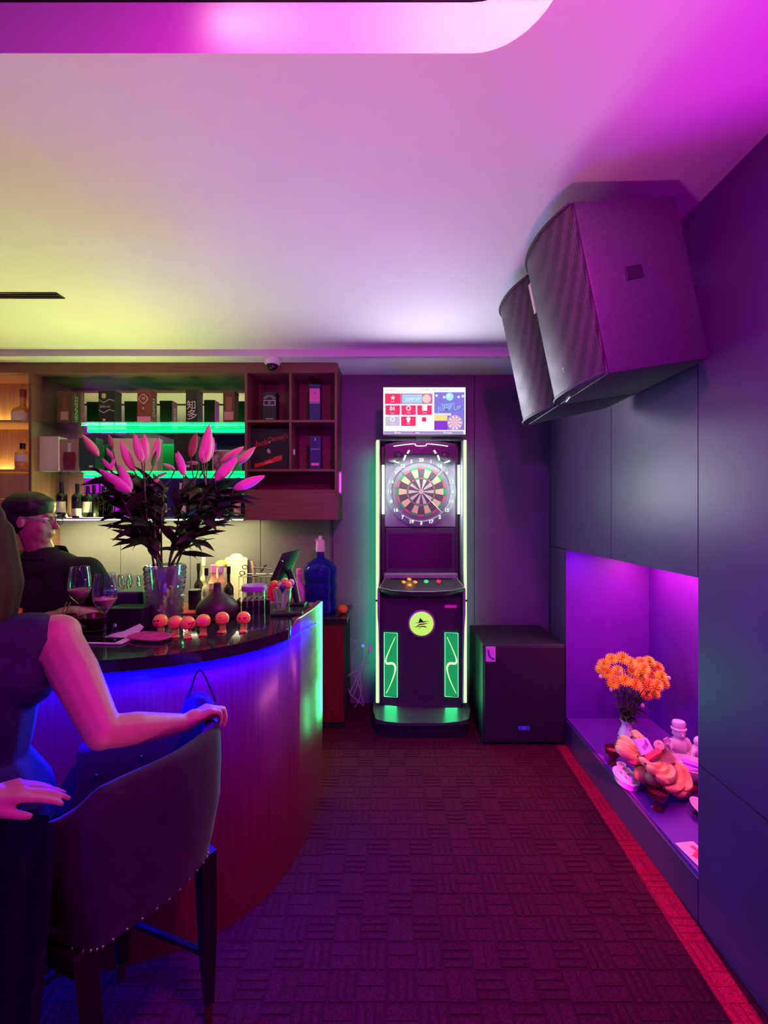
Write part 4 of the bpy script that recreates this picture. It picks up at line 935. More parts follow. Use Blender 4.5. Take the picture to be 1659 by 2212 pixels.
def place_leaf(p, az, el, L, parent, k=0, roll=0, meshes=LEAF):
    o = bpy.data.objects.new('leaf', meshes[k % len(meshes)]); COL.objects.link(o)
    o.matrix_basis = Matrix.Translation(p) @ Euler((0, 0, az)).to_matrix().to_4x4() @ Euler((el, 0, 0)).to_matrix().to_4x4() @ Matrix.Rotation(roll, 4, 'Y') @ Matrix.Scale(L, 4)
    attach(o, parent); return o
rnd = random.Random(11)
for P in STEMS:
    N = len(P)
    for k in range(21):
        f = .46+.54*(k+rnd.random())/21; p = P[min(N-1, int(f*(N-1)))]
        sgn = -1 if P[-1].x < VX else 1
        az = rnd.gauss(-sgn*PI/2, 1.05); place_leaf(p, az, rnd.uniform(-.25, 1.0), rnd.uniform(.10, .165), lv, rnd.randint(0, 2), rnd.uniform(-.6, .6))
for b, e, Y_ in (((293, 1030), (174, 1050), 1.9), ((417, 1161), (489, 1148), 1.94), ((308, 1176), (236, 1165), 1.96), ((310, 1150), (210, 1136), 1.93), ((300, 1100), (212, 1128), 1.9), ((440, 1130), (500, 1100), 1.9), ((345, 1140), (392, 1146), 1.9), ((460, 1075), (540, 1062), 1.92), ((470, 1095), (530, 1085), 1.9), ((330, 1010), (338, 972), 1.85), ((430, 1035), (455, 1000), 1.86)):
    p, q = pxp(b, Y_), pxp(e, Y_-.03); d = q-p
    place_leaf(p, math.atan2(-d.x, d.y), math.atan2(d.z, math.hypot(d.x, d.y))+.03, d.length, lv, 1, .5)
# napkin boxes, blue box, folded cloth
m_leather = mat('black_leather', (.012, .010, .018), .45, noise=.2, bump=.2, bscale=300)
t = T('napkin_box', 'black leather napkin box in front of the crystal vase', 'box', (-1.1299, 1.86, ZB))
O('body', bx(BM(), (-1.1279, 1.87, ZB+.047), (.155, .10, .094), bev=.006), m_leather, t)
O('slot', bx(BM(), (-1.1279, 1.87, ZB+.0945), (.10, .02, .002)), m_dark_ceil, t)
t = T('napkin_box', 'dark violet box with green lid behind the black napkin box', 'box', (-1.1947, 2.02, ZB))
O('body', bx(BM(), (-1.1969, 2.03, ZB+.063), (.125, .12, .126), bev=.004), mat('dark_violet', (.03, .018, .07), .5, noise=.15), t)
O('lid', bx(BM(), (-1.1969, 2.03, ZB+.131), (.122, .118, .010), bev=.003), mat('grey_green', (.16, .24, .20), .5, noise=.1), t)
t = T('carton_box', 'small blue box standing behind the second wine glass', 'box', (-1.3329, 2.06, ZB))
O('body', bx(BM(), (-1.3329, 2.06, ZB+.062), (.062, .05, .124), (0, 0, .3), bev=.002), mat('blue_carton', (.05, .09, .34), .5, noise=.1), t)
O('flap', bx(BM(), (-1.3329, 2.06, ZB+.122), (.064, .052, .012), (0, 0, .3), bev=.002), mat('blue_flap', (.07, .12, .40), .5, noise=.1), t)
# bowls, chopsticks, jar, shaker
m_lac = mat('dark_red_lacquer', (.09, .012, .016), .25, noise=.1)
def bowl(label, x, y, z, R, H, m, cat='bowl', group=None, name='bowl', food=None):
    r = T(name, label, cat, (x, y, z), group)
    O('shell', lathe(BM(), [(0, 0), (R*.5, 0), (R*.52, .006), (R*.8, H*.4), (R, H), (R-.004, H), (R*.76, H*.45), (R*.45, .012), (0, .012)], 32), m, r, world=False)
    O('rim', lathe(BM(), [(R-.005, H-.001), (R+.001, H-.001), (R+.001, H+.002), (R-.005, H+.002), (R-.005, H-.001)], 32), mat('lacquer_rim', (.30, .04, .06), .25) if 'lacquer_rim' not in MATS else MATS['lacquer_rim'], r, world=False)
    return r
b1 = bowl('dark red bowl on a black dish between the two full wine glasses', -1.2614, 1.84, ZB+.014, .064, .045, m_lac)
t = T('side_dish', 'black dish under the dark red bowl', 'dish', (-1.2614, 1.84, ZB))
O('dish', lathe(BM(), [(0, 0), (.05, 0), (.078, .010), (.076, .012), (.045, .012), (0, .012)], 32), m_black, t, world=False)
O('foot_ring', lathe(BM(), [(.036, 0), (.040, 0), (.040, .003), (.036, .003)], 24), m_black, t, world=False)
b2 = bowl('dark bowl holding chopsticks, beside the shoulder of the seated woman', -1.4224, 1.86, ZB, .055, .05, m_lac)
for k, (dx, lb) in enumerate(((0, 'first'), (.012, 'second'))):
    t = tag(O('chopstick', tube(BM(), [(-1.4542+dx*1.3, 1.86+.02, ZB+.018), (-1.4263+dx*1.3, 1.86+.035, ZB+.105)], [.0018, .003], 6), mat('bamboo%d' % k, (.70, .52, .18), .5, noise=.1)), ('wooden chopstick leaning in the dark bowl, farther from the wine glass' if k == 0 else 'wooden chopstick leaning in the dark bowl, nearer to the wine glass'), 'chopstick', 'chopsticks in the dark bowl')
t = T('jar', 'small glass jar with red lid at the picture edge beside the hair', 'jar', (-1.5748, 1.80, ZB))
O('glass_body', lathe(BM(), [(0, 0), (.026, 0), (.03, .01), (.03, .05), (.024, .065), (.022, .08), (0, .08)], 22), m_pearl, t, world=False)
O('lid', lathe(BM(), [(0, .078), (.028, .078), (.028, .092), (.026, .095), (0, .095)], 22), m_red, t, world=False)
t = T('salt_shaker', 'tiny glass shaker with a chrome knob beside the black napkin box', 'shaker', (-1.1366, 1.775, ZB))
O('glass_body', lathe(BM(), [(0, 0), (.016, 0), (.017, .006), (.010, .024), (.008, .03), (0, .03)], 18), m_pearl, t, world=False)
O('knob', lathe(BM(), [(0, .029), (.008, .03), (.0085, .038), (.005, .043), (0, .043)], 14), m_chrome, t, world=False)
# tablet, paper, pouch
t = T('tablet', 'tablet with a white bezel lying on the bar edge', 'tablet', (-1.1248, 1.66, ZB))
O('body', bx(BM(), (-1.1181, 1.665, ZB+.004), (.205, .075, .007), (0, 0, -.06), bev=.003), m_white, t)
O('screen', bx(BM(), (-1.127, 1.666, ZB+.0079), (.165, .062, .001), (0, 0, -.06)), mat('tablet_screen', (.006, .006, .008), .05, noise=.1), t)
def sheet(name, label, pts, m, cat, th=.0012):
    bm = BM(); lo = [bm.verts.new(p) for p in pts]; hi = [bm.verts.new((p[0], p[1], p[2]+th)) for p in pts]; n = len(pts)
    bm.faces.new(lo[::-1]); bm.faces.new(hi)
    for i in range(n): bm.faces.new((lo[i], lo[(i+1) % n], hi[(i+1) % n], hi[i]))
    return tag(O(name, bm, m), label, cat)
sheet('paper_slip', 'white paper slip bent up beside the pink pouch', [(-1.1461, 1.72, ZB+.001), (-1.0686, 1.705, ZB+.0012), (-1.0205, 1.71, ZB+.002), (-1.0146, 1.765, ZB+.030), (-1.0511, 1.80, ZB+.034), (-1.098, 1.77, ZB+.012), (-1.1407, 1.76, ZB+.003)], mat('violet_paper', (.74, .60, .80), .8, noise=.03), 'paper')
m_pouch = mat('pink_pouch', (.42, .05, .20), .7, nscale=60, col2=(.62, .09, .32), bump=.4, bscale=120)
t = T('pouch', 'pink patterned pouch lying in front of the spring toys', 'pouch', (-0.9509, 1.69, ZB))
bm = BM(); ell(bm, (0, 0, .010), (.088, .050, .0105), u=20, v=10)
for v in bm.verts: v.co.x = math.copysign(abs(v.co.x/.088)**.6*.088, v.co.x); v.co.y = math.copysign(abs(v.co.y/.05)**.6*.05, v.co.y)
bmesh.ops.transform(bm, matrix=Matrix.Translation((-0.9547, 1.705, ZB)) @ Matrix.Rotation(-.25, 4, 'Z'), verts=bm.verts)
O('body', bm, m_pouch, t)
O('zip', tube(BM(), [(-0.8859, 1.665, ZB+.012), (-0.8775, 1.73, ZB+.013)], .003, 6), mat('pink_zip', (.85, .25, .50), .4), t)
# spring toys with smiling heads
m_toy = mat('orange_toy', (.95, .62, .10), .35, noise=.05, coat=.3); m_toyface = mat('toy_face_dark', (.05, .012, .01), .5); m_hred = mat('toy_face_red', (.60, .01, .02), .4); m_tpink = mat('toy_face_pink', (.85, .12, .60), .4)
m_spring = mat('orange_spring', (.85, .52, .14), .35, noise=.1)
def toy(label, x, y, face, tilt=(0, 0), yaw=0, sink=0):
    r = T('spring_toy', label, 'toy', (x, y, ZB-sink), 'orange spring toys with faces'); r.rotation_euler = (0, 0, yaw)
    hc = Vector((tilt[0], tilt[1], .058))
    O('base', bx(bx(lathe(BM(), [(0, 0), (.015, 0), (.015, .004), (.012, .008), (0, .008)], 18), (-.009, -.010, .004), (.012, .018, .008), bev=.003), (.009, -.010, .004), (.012, .018, .008), bev=.003), m_toy, r, world=False)
    pts = [(hc.x*(k/40)**1.5+.0125*math.cos(2*PI*k/8), hc.y*(k/40)**1.5+.0125*math.sin(2*PI*k/8), .008+.030*k/40) for k in range(41)]
    O('spring', tube(BM(), pts, .0014, 5), m_spring, r, world=False)
    head = O('head', lathe(BM(), [(0, -.020), (.018, -.0195), (.025, -.015), (.0285, -.004), (.0275, .008), (.020, .020), (.010, .0255), (0, .027)], 28, hc), m_toy, r, world=False)
    def f(poly, m, cx, cz, nm='face_mark', th=.0012):
        rad = .0285 if abs(cz) < .010 else .026
        bm = BM(); prism(bm, [(a+cx, b+cz) for a, b in poly], 0, th, FRONT)
        for v in bm.verts:
            dep = math.sqrt(max(1e-6, rad*rad-v.co.x**2)); v.co.y = -dep+(v.co.y)+.0006-max(0, v.co.z-.006)*-.35
            v.co += hc
        O(nm, bm, m, head, world=False)
    el = lambda rx, rz, n=10, a0=0: [(rx*math.cos(2*PI*k/n), rz*math.sin(2*PI*k/n)) for k in range(n)]
    heart = [(0, -.0065), (.0065, .001), (.0055, .005), (.002, .005), (0, .0028), (-.002, .005), (-.0055, .005), (-.0065, .001)]
    smile = [(-.006, .001), (-.003, -.002), (0, -.003), (.003, -.002), (.006, .001), (.003, -.0035), (0, -.0048), (-.003, -.0035)]
    if face == 'teeth':
        f(el(.004, .0032), m_toyface, -.009, .006); f(el(.004, .0032), m_toyface, .007, .007)
        f(el(.014, .0055, 12), m_tpink, .0, -.007, 'mouth')
        for k in range(5): f([(-.001, -.004), (.001, -.004), (.001, .004), (-.001, .004)], m_hred, -.008+.004*k, -.007, 'tooth_gap', .0018)
    elif face == 'heart':
        f(heart, m_hred, -.010, .004, 'heart_eye'); f(heart, m_hred, .011, .004, 'heart_eye'); f(smile, m_hred, 0, -.010, 'mouth')
    elif face == 'glasses':
        for s in (-1, 1):
            P = el(.0085, .006, 12); Q = [(a*.68, b*.62) for a, b in P][::-1]; f(P+[P[0]]+[Q[-1]]+Q, m_tpink, s*.0088, .005, 'lens_ring')
        f(smile, m_red, 0, -.009, 'mouth')
    elif face == 'tongue':
        f(heart, m_hred, -.010, -.006, 'tongue'); f([(-.006, .001), (0, .0035), (.006, .0015), (0, .001)], m_toyface, .010, .007, 'eye'); f(el(.0035, .0025), m_toyface, -.012, .007, 'eye')
    elif face == 'kiss':
        f(el(.0035, .0035), m_toyface, .004, .004, 'eye'); f([(-.001, .006), (.003, .004), (.000, .0), (.003, -.003), (-.001, -.006), (.001, -.003), (-.002, 0), (.001, .003)], m_toyface, .013, -.005, 'mouth'); f(heart, m_hred, .017, .004, 'heart')
    else:
        f(el(.003, .003), m_toyface, -.012, .003, 'eye'); f(smile, m_toyface, -.012, -.008, 'mouth')
    return r
toy('orange spring toy with a pink toothy grin, tilted behind the pouch', -0.9388, 1.755, 'teeth', (-.003, 0), -.1, 0)
toy('orange spring toy turned away, second from the pouch', -0.8677,1.7298, 'side', (0, 0), -.75)
toy('orange spring toy blowing a kiss, third from the pouch', -0.8117,1.717, 'kiss', (0, 0), .45)
toy('orange spring toy with pink spectacles', -0.768,1.7558, 'glasses', (0, 0), .1)
toy('orange spring toy sticking out a red tongue', -0.7051,1.7963, 'tongue', (-.003, 0), -.3)
toy('orange spring toy with red heart eyes', -0.621,1.8032, 'heart', (0, 0), .1)
# aroma diffuser
t = T('aroma_diffuser', 'dark teardrop aroma diffuser behind the spring toys', 'diffuser', (-0.8288, 2.05, ZB))
m_dif = mat('dark_taupe', (.050, .036, .032), .42, noise=.15, stretch=(1, 1, 6), nscale=14)
O('base', lathe(BM(), [(0, 0), (.072, 0), (.088, .006), (.094, .026), (.095, .034), (0, .034)], 40), m_dif, t, world=False)
O('upper_shell', lathe(BM(), [(0, .0355), (.095, .0355), (.096, .040), (.092, .058), (.078, .080), (.052, .101), (.031, .117), (.022, .130), (.018, .148), (.017, .163), (.012, .164), (.011, .150), (0, .148)], 40), m_dif, t, world=False)
# black tin
t = T('black_tin', 'matte black tin on the orange mat beside the diffuser', 'tin', (-1.0047, 2.2, ZB+.0085))
O('body', lathe(BM(), [(0, 0), (.029, 0), (.030, .003), (.030, .078), (0, .078)], 24), m_matte, t, world=False)
O('lid', lathe(BM(), [(0, .079), (.0305, .079), (.0305, .094), (.028, .097), (0, .097)], 24), m_black, t, world=False)
# row of black lighters
for k in range(6):
    x = -0.7482+.0262*k; y = 2.10+.008*k
    t = T('lighter', ['black lighter nearest the diffuser in the row of six', 'second black lighter from the diffuser', 'third black lighter from the diffuser', 'fourth black lighter from the diffuser, before the purple-lidded tub', 'fifth black lighter, last but one before the candy glass', 'sixth black lighter, next to the candy glass'][k], 'lighter', (x, y, ZB), 'row of black lighters on the bar')
    O('body', bx(BM(), (0, 0, .032), (.0225, .011, .064), bev=.003), m_black, t, world=False)
    O('metal_top', bx(BM(), (.001, 0, .070), (.017, .010, .012), bev=.002), m_chrome, t, world=False)
    O('thumb_button', bx(BM(), (.006, 0, .079), (.012, .008, .006), (0, -.4, 0), bev=.0015), m_metal, t, world=False)
# candy glass
CXg, CYg = -0.5647, 2.20
t = tumbler('candy_glass', 'ribbed glass tumbler full of colourful lollipops', CXg, CYg, ZB, .046, .115, m_pearl, 'glass', n=14, flare=1.12)
LP_ = [('orange', (.90, .42, .04), -.036, .0, .135), ('orange-yellow', (.92, .50, .06), .036, -.01, .130), ('pink', (.80, .30, .55), -.008, .02, .122), ('dark blue', (.05, .03, .25), .012, -.024, .120), ('pale pink', (.85, .45, .60), .044, .02, .138), ('yellow', (.85, .65, .15), .014, .012, .145), ('red', (.75, .02, .07), -.050, -.012, .118)]
for nm, c, dx, dy, h in LP_:
    r = T('lollipop', '%s lollipop standing in the candy glass' % nm, 'lollipop', (CXg+dx*.35, CYg+dy*.35, ZB+.012), 'lollipops in the candy glass')
    top = Vector((dx*.65, dy*.65, h-.012))
    O('stick', tube(BM(), [(0, 0, 0), top], .0022, 6), m_white, r, world=False)
    mm = mat('candy_'+nm.replace(' ', '_'), c, .3, noise=.05, coat=.4)
    O('candy', ell(BM(), top, (.0165, .0165, .0185) if nm != 'red' else (.016, .012, .045), (0, .1, 0), 14, 9) if nm != 'red' else bx(BM(), top-Vector((0, 0, .03)), (.030, .012, .085), (0, .08, 0), bev=.003), mm, r, world=False)
    O('wrapper_twist', lathe(BM(), [(.003, -.014), (.010, -.024), (.004, -.020)], 10, top), mm, r, world=False)
# flat black card reader under the candy glass front
t = T('card_reader', 'flat black card reader lying at the end of the bar', 'device', (-0.5166, 2.10, ZB))
O('body', bx(BM(), (-0.5096, 2.09, ZB+.008), (.15, .06, .016), (0, 0, .12), bev=.005), m_black, t)
O('display', bx(BM(), (-0.4828, 2.085, ZB+.0165), (.05, .03, .001), (0, 0, .12)), m_dark_ceil, t)
# tub with purple lid
t = T('tub', 'round clear tub with purple lid behind the lighters', 'tub', (-0.7355, 2.30, ZB))
O('clear_body', lathe(BM(), [(0, 0), (.056, 0), (.060, .006), (.060, .085), (.057, .085), (.055, .008), (0, .006)], 30), m_pearl, t, world=False)
O('contents', lathe(BM(), [(0, .010), (.050, .010), (.050, .045), (0, .05)], 18), mat('pink_sweets', (.65, .35, .45), .6, nscale=60, col2=(.8, .6, .5)), t, world=False)
O('lid', lathe(BM(), [(0, .084), (.063, .084), (.064, .088), (.064, .108), (.060, .113), (0, .113)], 30), mat('purple_lid', (.40, .14, .70), .35, noise=.05), t, world=False)
# till tablet on a stand
t = T('till_screen', 'tilted black till screen on a stand at the end of the bar', 'screen', (-0.5183, 2.33, ZB))
def quad_slab(P, th, nrm):
    bm = BM(); a = [bm.verts.new(p) for p in P]; b = [bm.verts.new(Vector(p)+Vector(nrm)*th) for p in P]
    bm.faces.new(a); bm.faces.new(b[::-1])
    for i in range(4): bm.faces.new((a[i], a[(i+1) % 4], b[(i+1) % 4], b[i]))
    bmesh.ops.bevel(bm, geom=list(bm.edges), offset=.004, segments=2, profile=.5, affect='EDGES'); return bm
Q = [Vector((-0.6333,2.26,1.2274)), Vector((-0.5702,2.38,1.2184)), Vector((-0.5151,2.42,1.3804)), Vector((-0.5781,2.30,1.3686))]
nq = (Q[1]-Q[0]).cross(Q[3]-Q[0]).normalized()
O('screen_back', quad_slab(Q, .012, -nq), m_black, t)
O('lit_edge', tube(BM(), spline([Vector((-0.6145,2.262,1.232))+nq*.004, Vector((-0.5864,2.275,1.3102))+nq*.004, Vector((-0.5804,2.28,1.3291))+nq*.004, Vector((-0.5974,2.28,1.3388))+nq*.004], 4), .0018, 5), m_chrome, t)
O('post', tube(BM(), [(-0.5158, 2.35, ZB), (-0.5383, 2.35, 1.20), (-0.5632, 2.345, 1.275)], .018, 10), m_black, t)
O('base_plate', bx(BM(), (-0.5183, 2.335, ZB+.006), (.10, .08, .010), bev=.003), m_black, t)
t = T('spray_bottle', 'pink plastic bottle between the till screen and water jug', 'bottle', (-0.7021, 3.25, .8205))
m_pinkp = mat('pink_plastic', (.80, .12, .62), .35, noise=.05, trans=.15)
O('body', lathe(BM(), [(0, 0), (.042, 0), (.046, .01), (.046, .18), (.036, .22), (.018, .25), (.018, .30), (0, .30)], 20), m_pinkp, t, world=False)
O('cap', lathe(BM(), [(0, .30), (.021, .30), (.021, .34), (.016, .345), (0, .345)], 16), m_cpink, t, world=False)
# ================================================================ THINGS ON THE BACK COUNTER (0.82 m)
ZK = .8205
m_jug = mat('blue_jug', (.04, .035, .80), .08, trans=.7, ior=1.25, noise=.02)
t = T('water_jug', 'large blue water jug with a white pump on the back counter', 'jug', (-0.5573, 3.34, ZK))
R = .128
prof = [(0, 0), (R*.90, 0), (R, .018), (R, .095), (R*.93, .108), (R*.93, .122), (R, .135), (R, .215), (R*.94, .226), (R*.94, .24), (R, .252), (R, .325), (R*.95, .350), (R*.72, .385), (R*.42, .405), (.030, .42), (.028, .465), (0, .465)]
O('jug_body', lathe(BM(), prof, 40), m_jug, t, world=False)
O('water', lathe(BM(), [(0, .01), (R*.86, .012), (R*.88, .16), (0, .16)], 30), mat('blue_water', (.05, .06, .6), .1, trans=.5, ior=1.3), t, world=False)
p = O('pump', lathe(BM(), [(0, .465), (.036, .465), (.037, .49), (.034, .50), (.034, .545), (.028, .555), (.016, .56), (0, .56)], 24), mat('pale_pump', (.78, .52, .70), .4, noise=.03), t, world=False)
O('spout', tube(BM(), [(0, 0, .545), (-.02, -.03, .56), (-.028, -.05, .552)], .008, 8), MATS['pale_pump'], p, world=False)
O('button', lathe(BM(), [(0, .556), (.014, .556), (.014, .582), (.009, .587), (0, .587)], 14), m_white, p, world=False)
t = T('tangerine', 'small orange fruit at the counter end beside the water jug', 'fruit', (-0.3789, 3.28, ZK))
O('flesh', ell(BM(), (0, 0, .034), (.040, .040, .034)), mat('orange_peel', (.75, .20, .03), .5, noise=.1, bump=.3, bscale=300), t, world=False)
O('stem', lathe(BM(), [(0, .066), (.005, .066), (.004, .072), (0, .073)], 8), m_stem, t, world=False)
KB = 'bottles on the back counter'
def kb(label, px, h, R, m, mc, lab=None, ml=None, nr=.011, Y_=3.38, sh=.55):
    return bottle('liqueur_bottle', label, (px-848)*Y_/935, Y_, ZK, wprof(R, h, nr, sh, sh+.12), m, mc, (nr+.003, h*.86, h+.012), ml, (R+.0008, h*.12, h*.40) if lab else None, KB)
m_pale = mat('pale_liqueur', (.70, .72, .45), .1, trans=.4, noise=.05); m_rose = mat('rose_liqueur', (.75, .35, .25), .1, trans=.3, noise=.05); m_amber2 = mat('amber_liqueur', (.62, .25, .05), .1, trans=.2, noise=.05)
kb('slim dark bottle with black cap, nearest the crystal vase', 429, .36, .034, m_dkglass, m_black, True, m_label)
kb('pale bottle with tall cream cap, second from the vase', 440, .395, .036, m_pale, m_label, True, m_paper, Y_=3.46)
kb('clear bottle with dark cap in front of the pale bottle', 446, .33, .034, m_pale, m_metal, True, m_label, Y_=3.32)
kb('rose bottle with pink cap, before the cutting board', 461, .345, .040, m_rose, m_cpink, True, m_paper, .018, sh=.62)
kb('squat bottle with violet cap, before the cutting board', 477, .335, .040, m_rose, mat('violet_cap', (.45, .18, .55), .4), True, m_label, .018, Y_=3.42, sh=.62)
kb('dark bottle with cream label in front of the cutting board', 494, .345, .036, m_dkglass, m_black, True, m_label, Y_=3.30)
kb('amber bottle seen over the diffuser shoulder', 456, .23, .044, m_amber2, m_gold, True, m_label, .014, Y_=3.22)
t = T('cutting_board', 'cream cutting board leaning on the backsplash', 'cutting board', (-1.2836, 3.53, ZK))
bm = BM(); prism(bm, [(-.092, 0), (.092, 0), (.092, .385), (.075, .40), (.055, .40), (.042, .418), (.020, .428), (-.020, .428), (-.042, .418), (-.055, .40), (-.075, .40), (-.092, .385)], 0, .014, FRONT)
bmesh.ops.transform(bm, matrix=Matrix.Rotation(-.10, 4, 'X'), verts=bm.verts)
O('board', bm, mat('cream_board', (.82, .78, .50), .5, noise=.04), t, world=False)
O('groove', tube(BM(), [(-.075, -.016, .02), (-.075, .022, .37), (.075, .022, .37), (.075, -.016, .02)], .0025, 5), m_label, t, world=False)
t = T('lemon', 'yellow lemon half seen beside the top of the cutting board', 'fruit', (-1.3929, 3.52, ZK))
O('jar', lathe(BM(), [(0, 0), (.05, 0), (.05, .30), (.045, .32), (0, .32)], 20), mat('clear_jar', (.9, .9, .8), .1, trans=.6, noise=.02), t, world=False)
O('lemon', ell(BM(), (0, 0, .345), (.045, .04, .034)), mat('lemon_peel', (.85, .68, .08), .5, noise=.06), t, world=False)
# tool caddy
t = T('tool_caddy', 'wire caddy for bar tools beside the cutting board', 'caddy', (-1.0534, 3.42, ZK))
cx_, cy_, hw, hd = -1.0461, 3.42, .14, .08
for z in (.04, .16, .27): O('wire_ring', tube(BM(), [(cx_-hw, cy_-hd, ZK+z), (cx_+hw, cy_-hd, ZK+z), (cx_+hw, cy_+hd, ZK+z), (cx_-hw, cy_+hd, ZK+z), (cx_-hw, cy_-hd, ZK+z)], .003, 5), m_chrome, t)
for k in range(9): O('wire', tube(BM(), [(cx_-hw+hw*2*k/8, cy_-hd, ZK), (cx_-hw+hw*2*k/8, cy_-hd, ZK+.27)], .002, 5), m_chrome, t)
O('tray', bx(BM(), (cx_, cy_, ZK+.006), (.29, .17, .010)), m_chrome, t)
def tool(name, label, pts, r, m, extra=None):
    q = T(name, label, 'bar tool', pts[0], 'bar tools in the wire caddy'); O('shaft', tube(BM(), spline(pts, 4), r, 7), m, q)
    if extra: extra(q)
def loops(px0, py0, px1, py1, Y_=3.40):
    def f(q):
        for px, py in ((px0, py0), (px1, py1)):
            c = Vector(((px-848)*Y_/935, Y_, 1.59+(1106-py)*Y_/935))
            O('finger_loop', tube(BM(), [c+Vector((.020*math.cos(a), 0, .016*math.sin(a))) for a in [2*PI*k/14 for k in range(15)]], .0035, 6), m_metal, q)
    return f
tool('scissors', 'scissors with two finger loops standing in the wire caddy', [(-1.0909, 3.40, .86), (-1.12, 3.40, 1.1027)], .005, m_chrome, loops(529, 1225, 523, 1238))
tool('muddler', 'pale wooden muddler standing in the wire caddy', [(-1.0827, 3.42, .86), (-1.0973, 3.42, 1.1364), (-1.112, 3.42, 1.2059)], .013, mat('pale_wood', (.70, .50, .34), .5, noise=.1))
tool('tongs', 'long steel tongs lying across the wire caddy', [(-1.0781, 3.36, 1.1588), (-1.0134, 3.36, 1.1552), (-0.9343, 3.36, 1.148)], .006, m_chrome)
tool('bar_spoon', 'bent steel spoon hooked on the wire caddy', [(-1.0303, 3.38, 1.1237), (-1.0122, 3.38, 1.1417), (-1.0013, 3.38, 1.167), (-0.9833, 3.38, 1.1743)], .006, m_metal)
tool('strainer', 'flat steel strainer handle lying low across the caddy', [(-1.0824, 3.34, 1.097), (-1.0288, 3.34, 1.1006), (-0.9573, 3.34, 1.1113)], .006, m_chrome)
# handbag hanging against the bar front
t = T('handbag', 'small bag hanging against the bar front, lit blue', 'bag', (-0.6738, 1.52, .72))
m_bag = mat('blue_bag', (.03, .04, .45), .5, noise=.06)
bm = BM(); prism(bm, [(-.065, 0), (.055, 0), (.058, .12), (.046, .185), (.022, .222), (-.01, .232), (-.045, .212), (-.068, .15)], -.020, .020, Matrix.Translation((-0.6834, 1.535, .72)) @ FRONT)
bmesh.ops.bevel(bm, geom=list(bm.edges), offset=.012, segments=3, profile=.5, affect='EDGES')
O('bag_body', bm, m_bag, t); O('strap', tube(BM(), spline([(-0.6738-.05, 1.53, .92), (-0.6866, 1.54, 1.03), (-0.6738+.05, 1.53, .92)], 6), .004, 6), m_matte, t)
# ================================================================ ALTAR OFFERINGS IN THE NICHE (floor 0.185 m)
ZN = .1855
m_porc = mat('white_porcelain', (.82, .76, .80), .2, noise=.03, coat=.4)
# flower vase
FX, FY = 1.385, 2.56
t = T('flower_vase', 'white porcelain vase in the niche holding orange flowers', 'vase', (FX, FY, ZN))
O('vase_body', lathe(BM(), [(0, 0), (.030, 0), (.032, .008), (.048, .045), (.050, .075), (.038, .115), (.026, .14), (.027, .155), (.038, .176), (.035, .177), (.023, .155), (0, .14)], 28), m_porc, t, world=False)
O('painted_sprig', bx(BM(), (.0, -.046, .09), (.012, .003, .03), (0, .4, 0)), mat('blue_glaze', (.2, .12, .35), .3), t, world=False)
bq = T('flower_bouquet', 'bunch of orange chrysanthemums in the niche vase', 'flowers', (FX, FY, ZN+.16))
m_chr = [mat('chrysanthemum', (.95, .55, .03), .6, noise=.08), mat('chrysanthemum_deep', (.95, .36, .05), .6, noise=.08)]
def chry_mesh(m):
    bm = BM()
    for ring, (n, L, el) in enumerate(((18, .043, .15), (16, .038, .5), (13, .030, .85), (9, .020, 1.2))):
        for k in range(n):
            a = 2*PI*k/n+ring*.2; ca, sa = math.cos(a), math.sin(a); ce, se = math.cos(el), math.sin(el); wd_ = .0058
            def P(r_, w_): return (r_*ce*ca-w_*sa, r_*ce*sa+w_*ca, r_*se+.002*ring)
            v = [bm.verts.new(P(.004, 0)), bm.verts.new(P(L*.6, -wd_)), bm.verts.new(P(L, 0)), bm.verts.new(P(L*.6, wd_))]
            bm.faces.new(v)
    me = bpy.data.meshes.new('flower_head'); bm.to_mesh(me); bm.free(); me.materials.append(m); return me
CH = [chry_mesh(m) for m in m_chr]
m_cst = mat('dark_green_stem', (.05, .06, .02), .6, noise=.2); m_clf = mat('dark_green_leaf', (.045, .055, .025), .6, noise=.25)
heads = [(1305, 1436), (1322, 1424), (1345, 1422), (1362, 1432), (1312, 1455), (1335, 1450), (1325, 1476), (1350, 1470), (1368, 1452), (1385, 1432), (1402, 1430), (1420, 1442), (1385, 1460), (1405, 1455), (1428, 1462), (1400, 1478), (1418, 1480), (1395, 1500), (1412, 1496), (1373, 1478), (1340, 1465), (1432, 1475), (1390, 1445), (1300, 1446)]
rnd = random.Random(5)
root = Vector((FX, FY, ZN+.17))
for i, (px, py) in enumerate(heads):
    Y_ = FY+rnd.uniform(-.10, .08); p = Vector(((px-848)*Y_/935, Y_, 1.59+(1106-py)*Y_/935))
    o = bpy.data.objects.new('flower_head', CH[0 if px < 1375 else (i % 2)]); COL.objects.link(o)
    d = (p-root).normalized()*.6+Vector((-.25, -.8, .35)); o.matrix_basis = Matrix.Translation(p) @ d.to_track_quat('Z', 'Y').to_matrix().to_4x4(); attach(o, bq)
    a = root+Vector((rnd.uniform(-.015, .015), rnd.uniform(-.015, .015), -.08))
    O('stem', tube(BM(), spline([a, root.lerp(p, .4)+Vector((0, 0, .02)), p-d.normalized()*.006], 5), .0022, 5), m_cst, bq)
CLF = [leaf_mesh('leaf', m_clf, wd=.26, droop=.2, n=5), leaf_mesh('leaf', m_clf, wd=.2, droop=.35, n=5)]
for k in range(70):
    f = rnd.uniform(.05, .75); px, py = heads[rnd.randrange(len(heads))]; p = root.lerp(Vector(((px-848)*FY/935, FY+rnd.uniform(-.08, .08), 1.59+(1106-py)*FY/935)), f)
    place_leaf(p, rnd.uniform(0, 2*PI), rnd.uniform(-.3, .8), rnd.uniform(.035, .075), bq, k, 0, CLF)
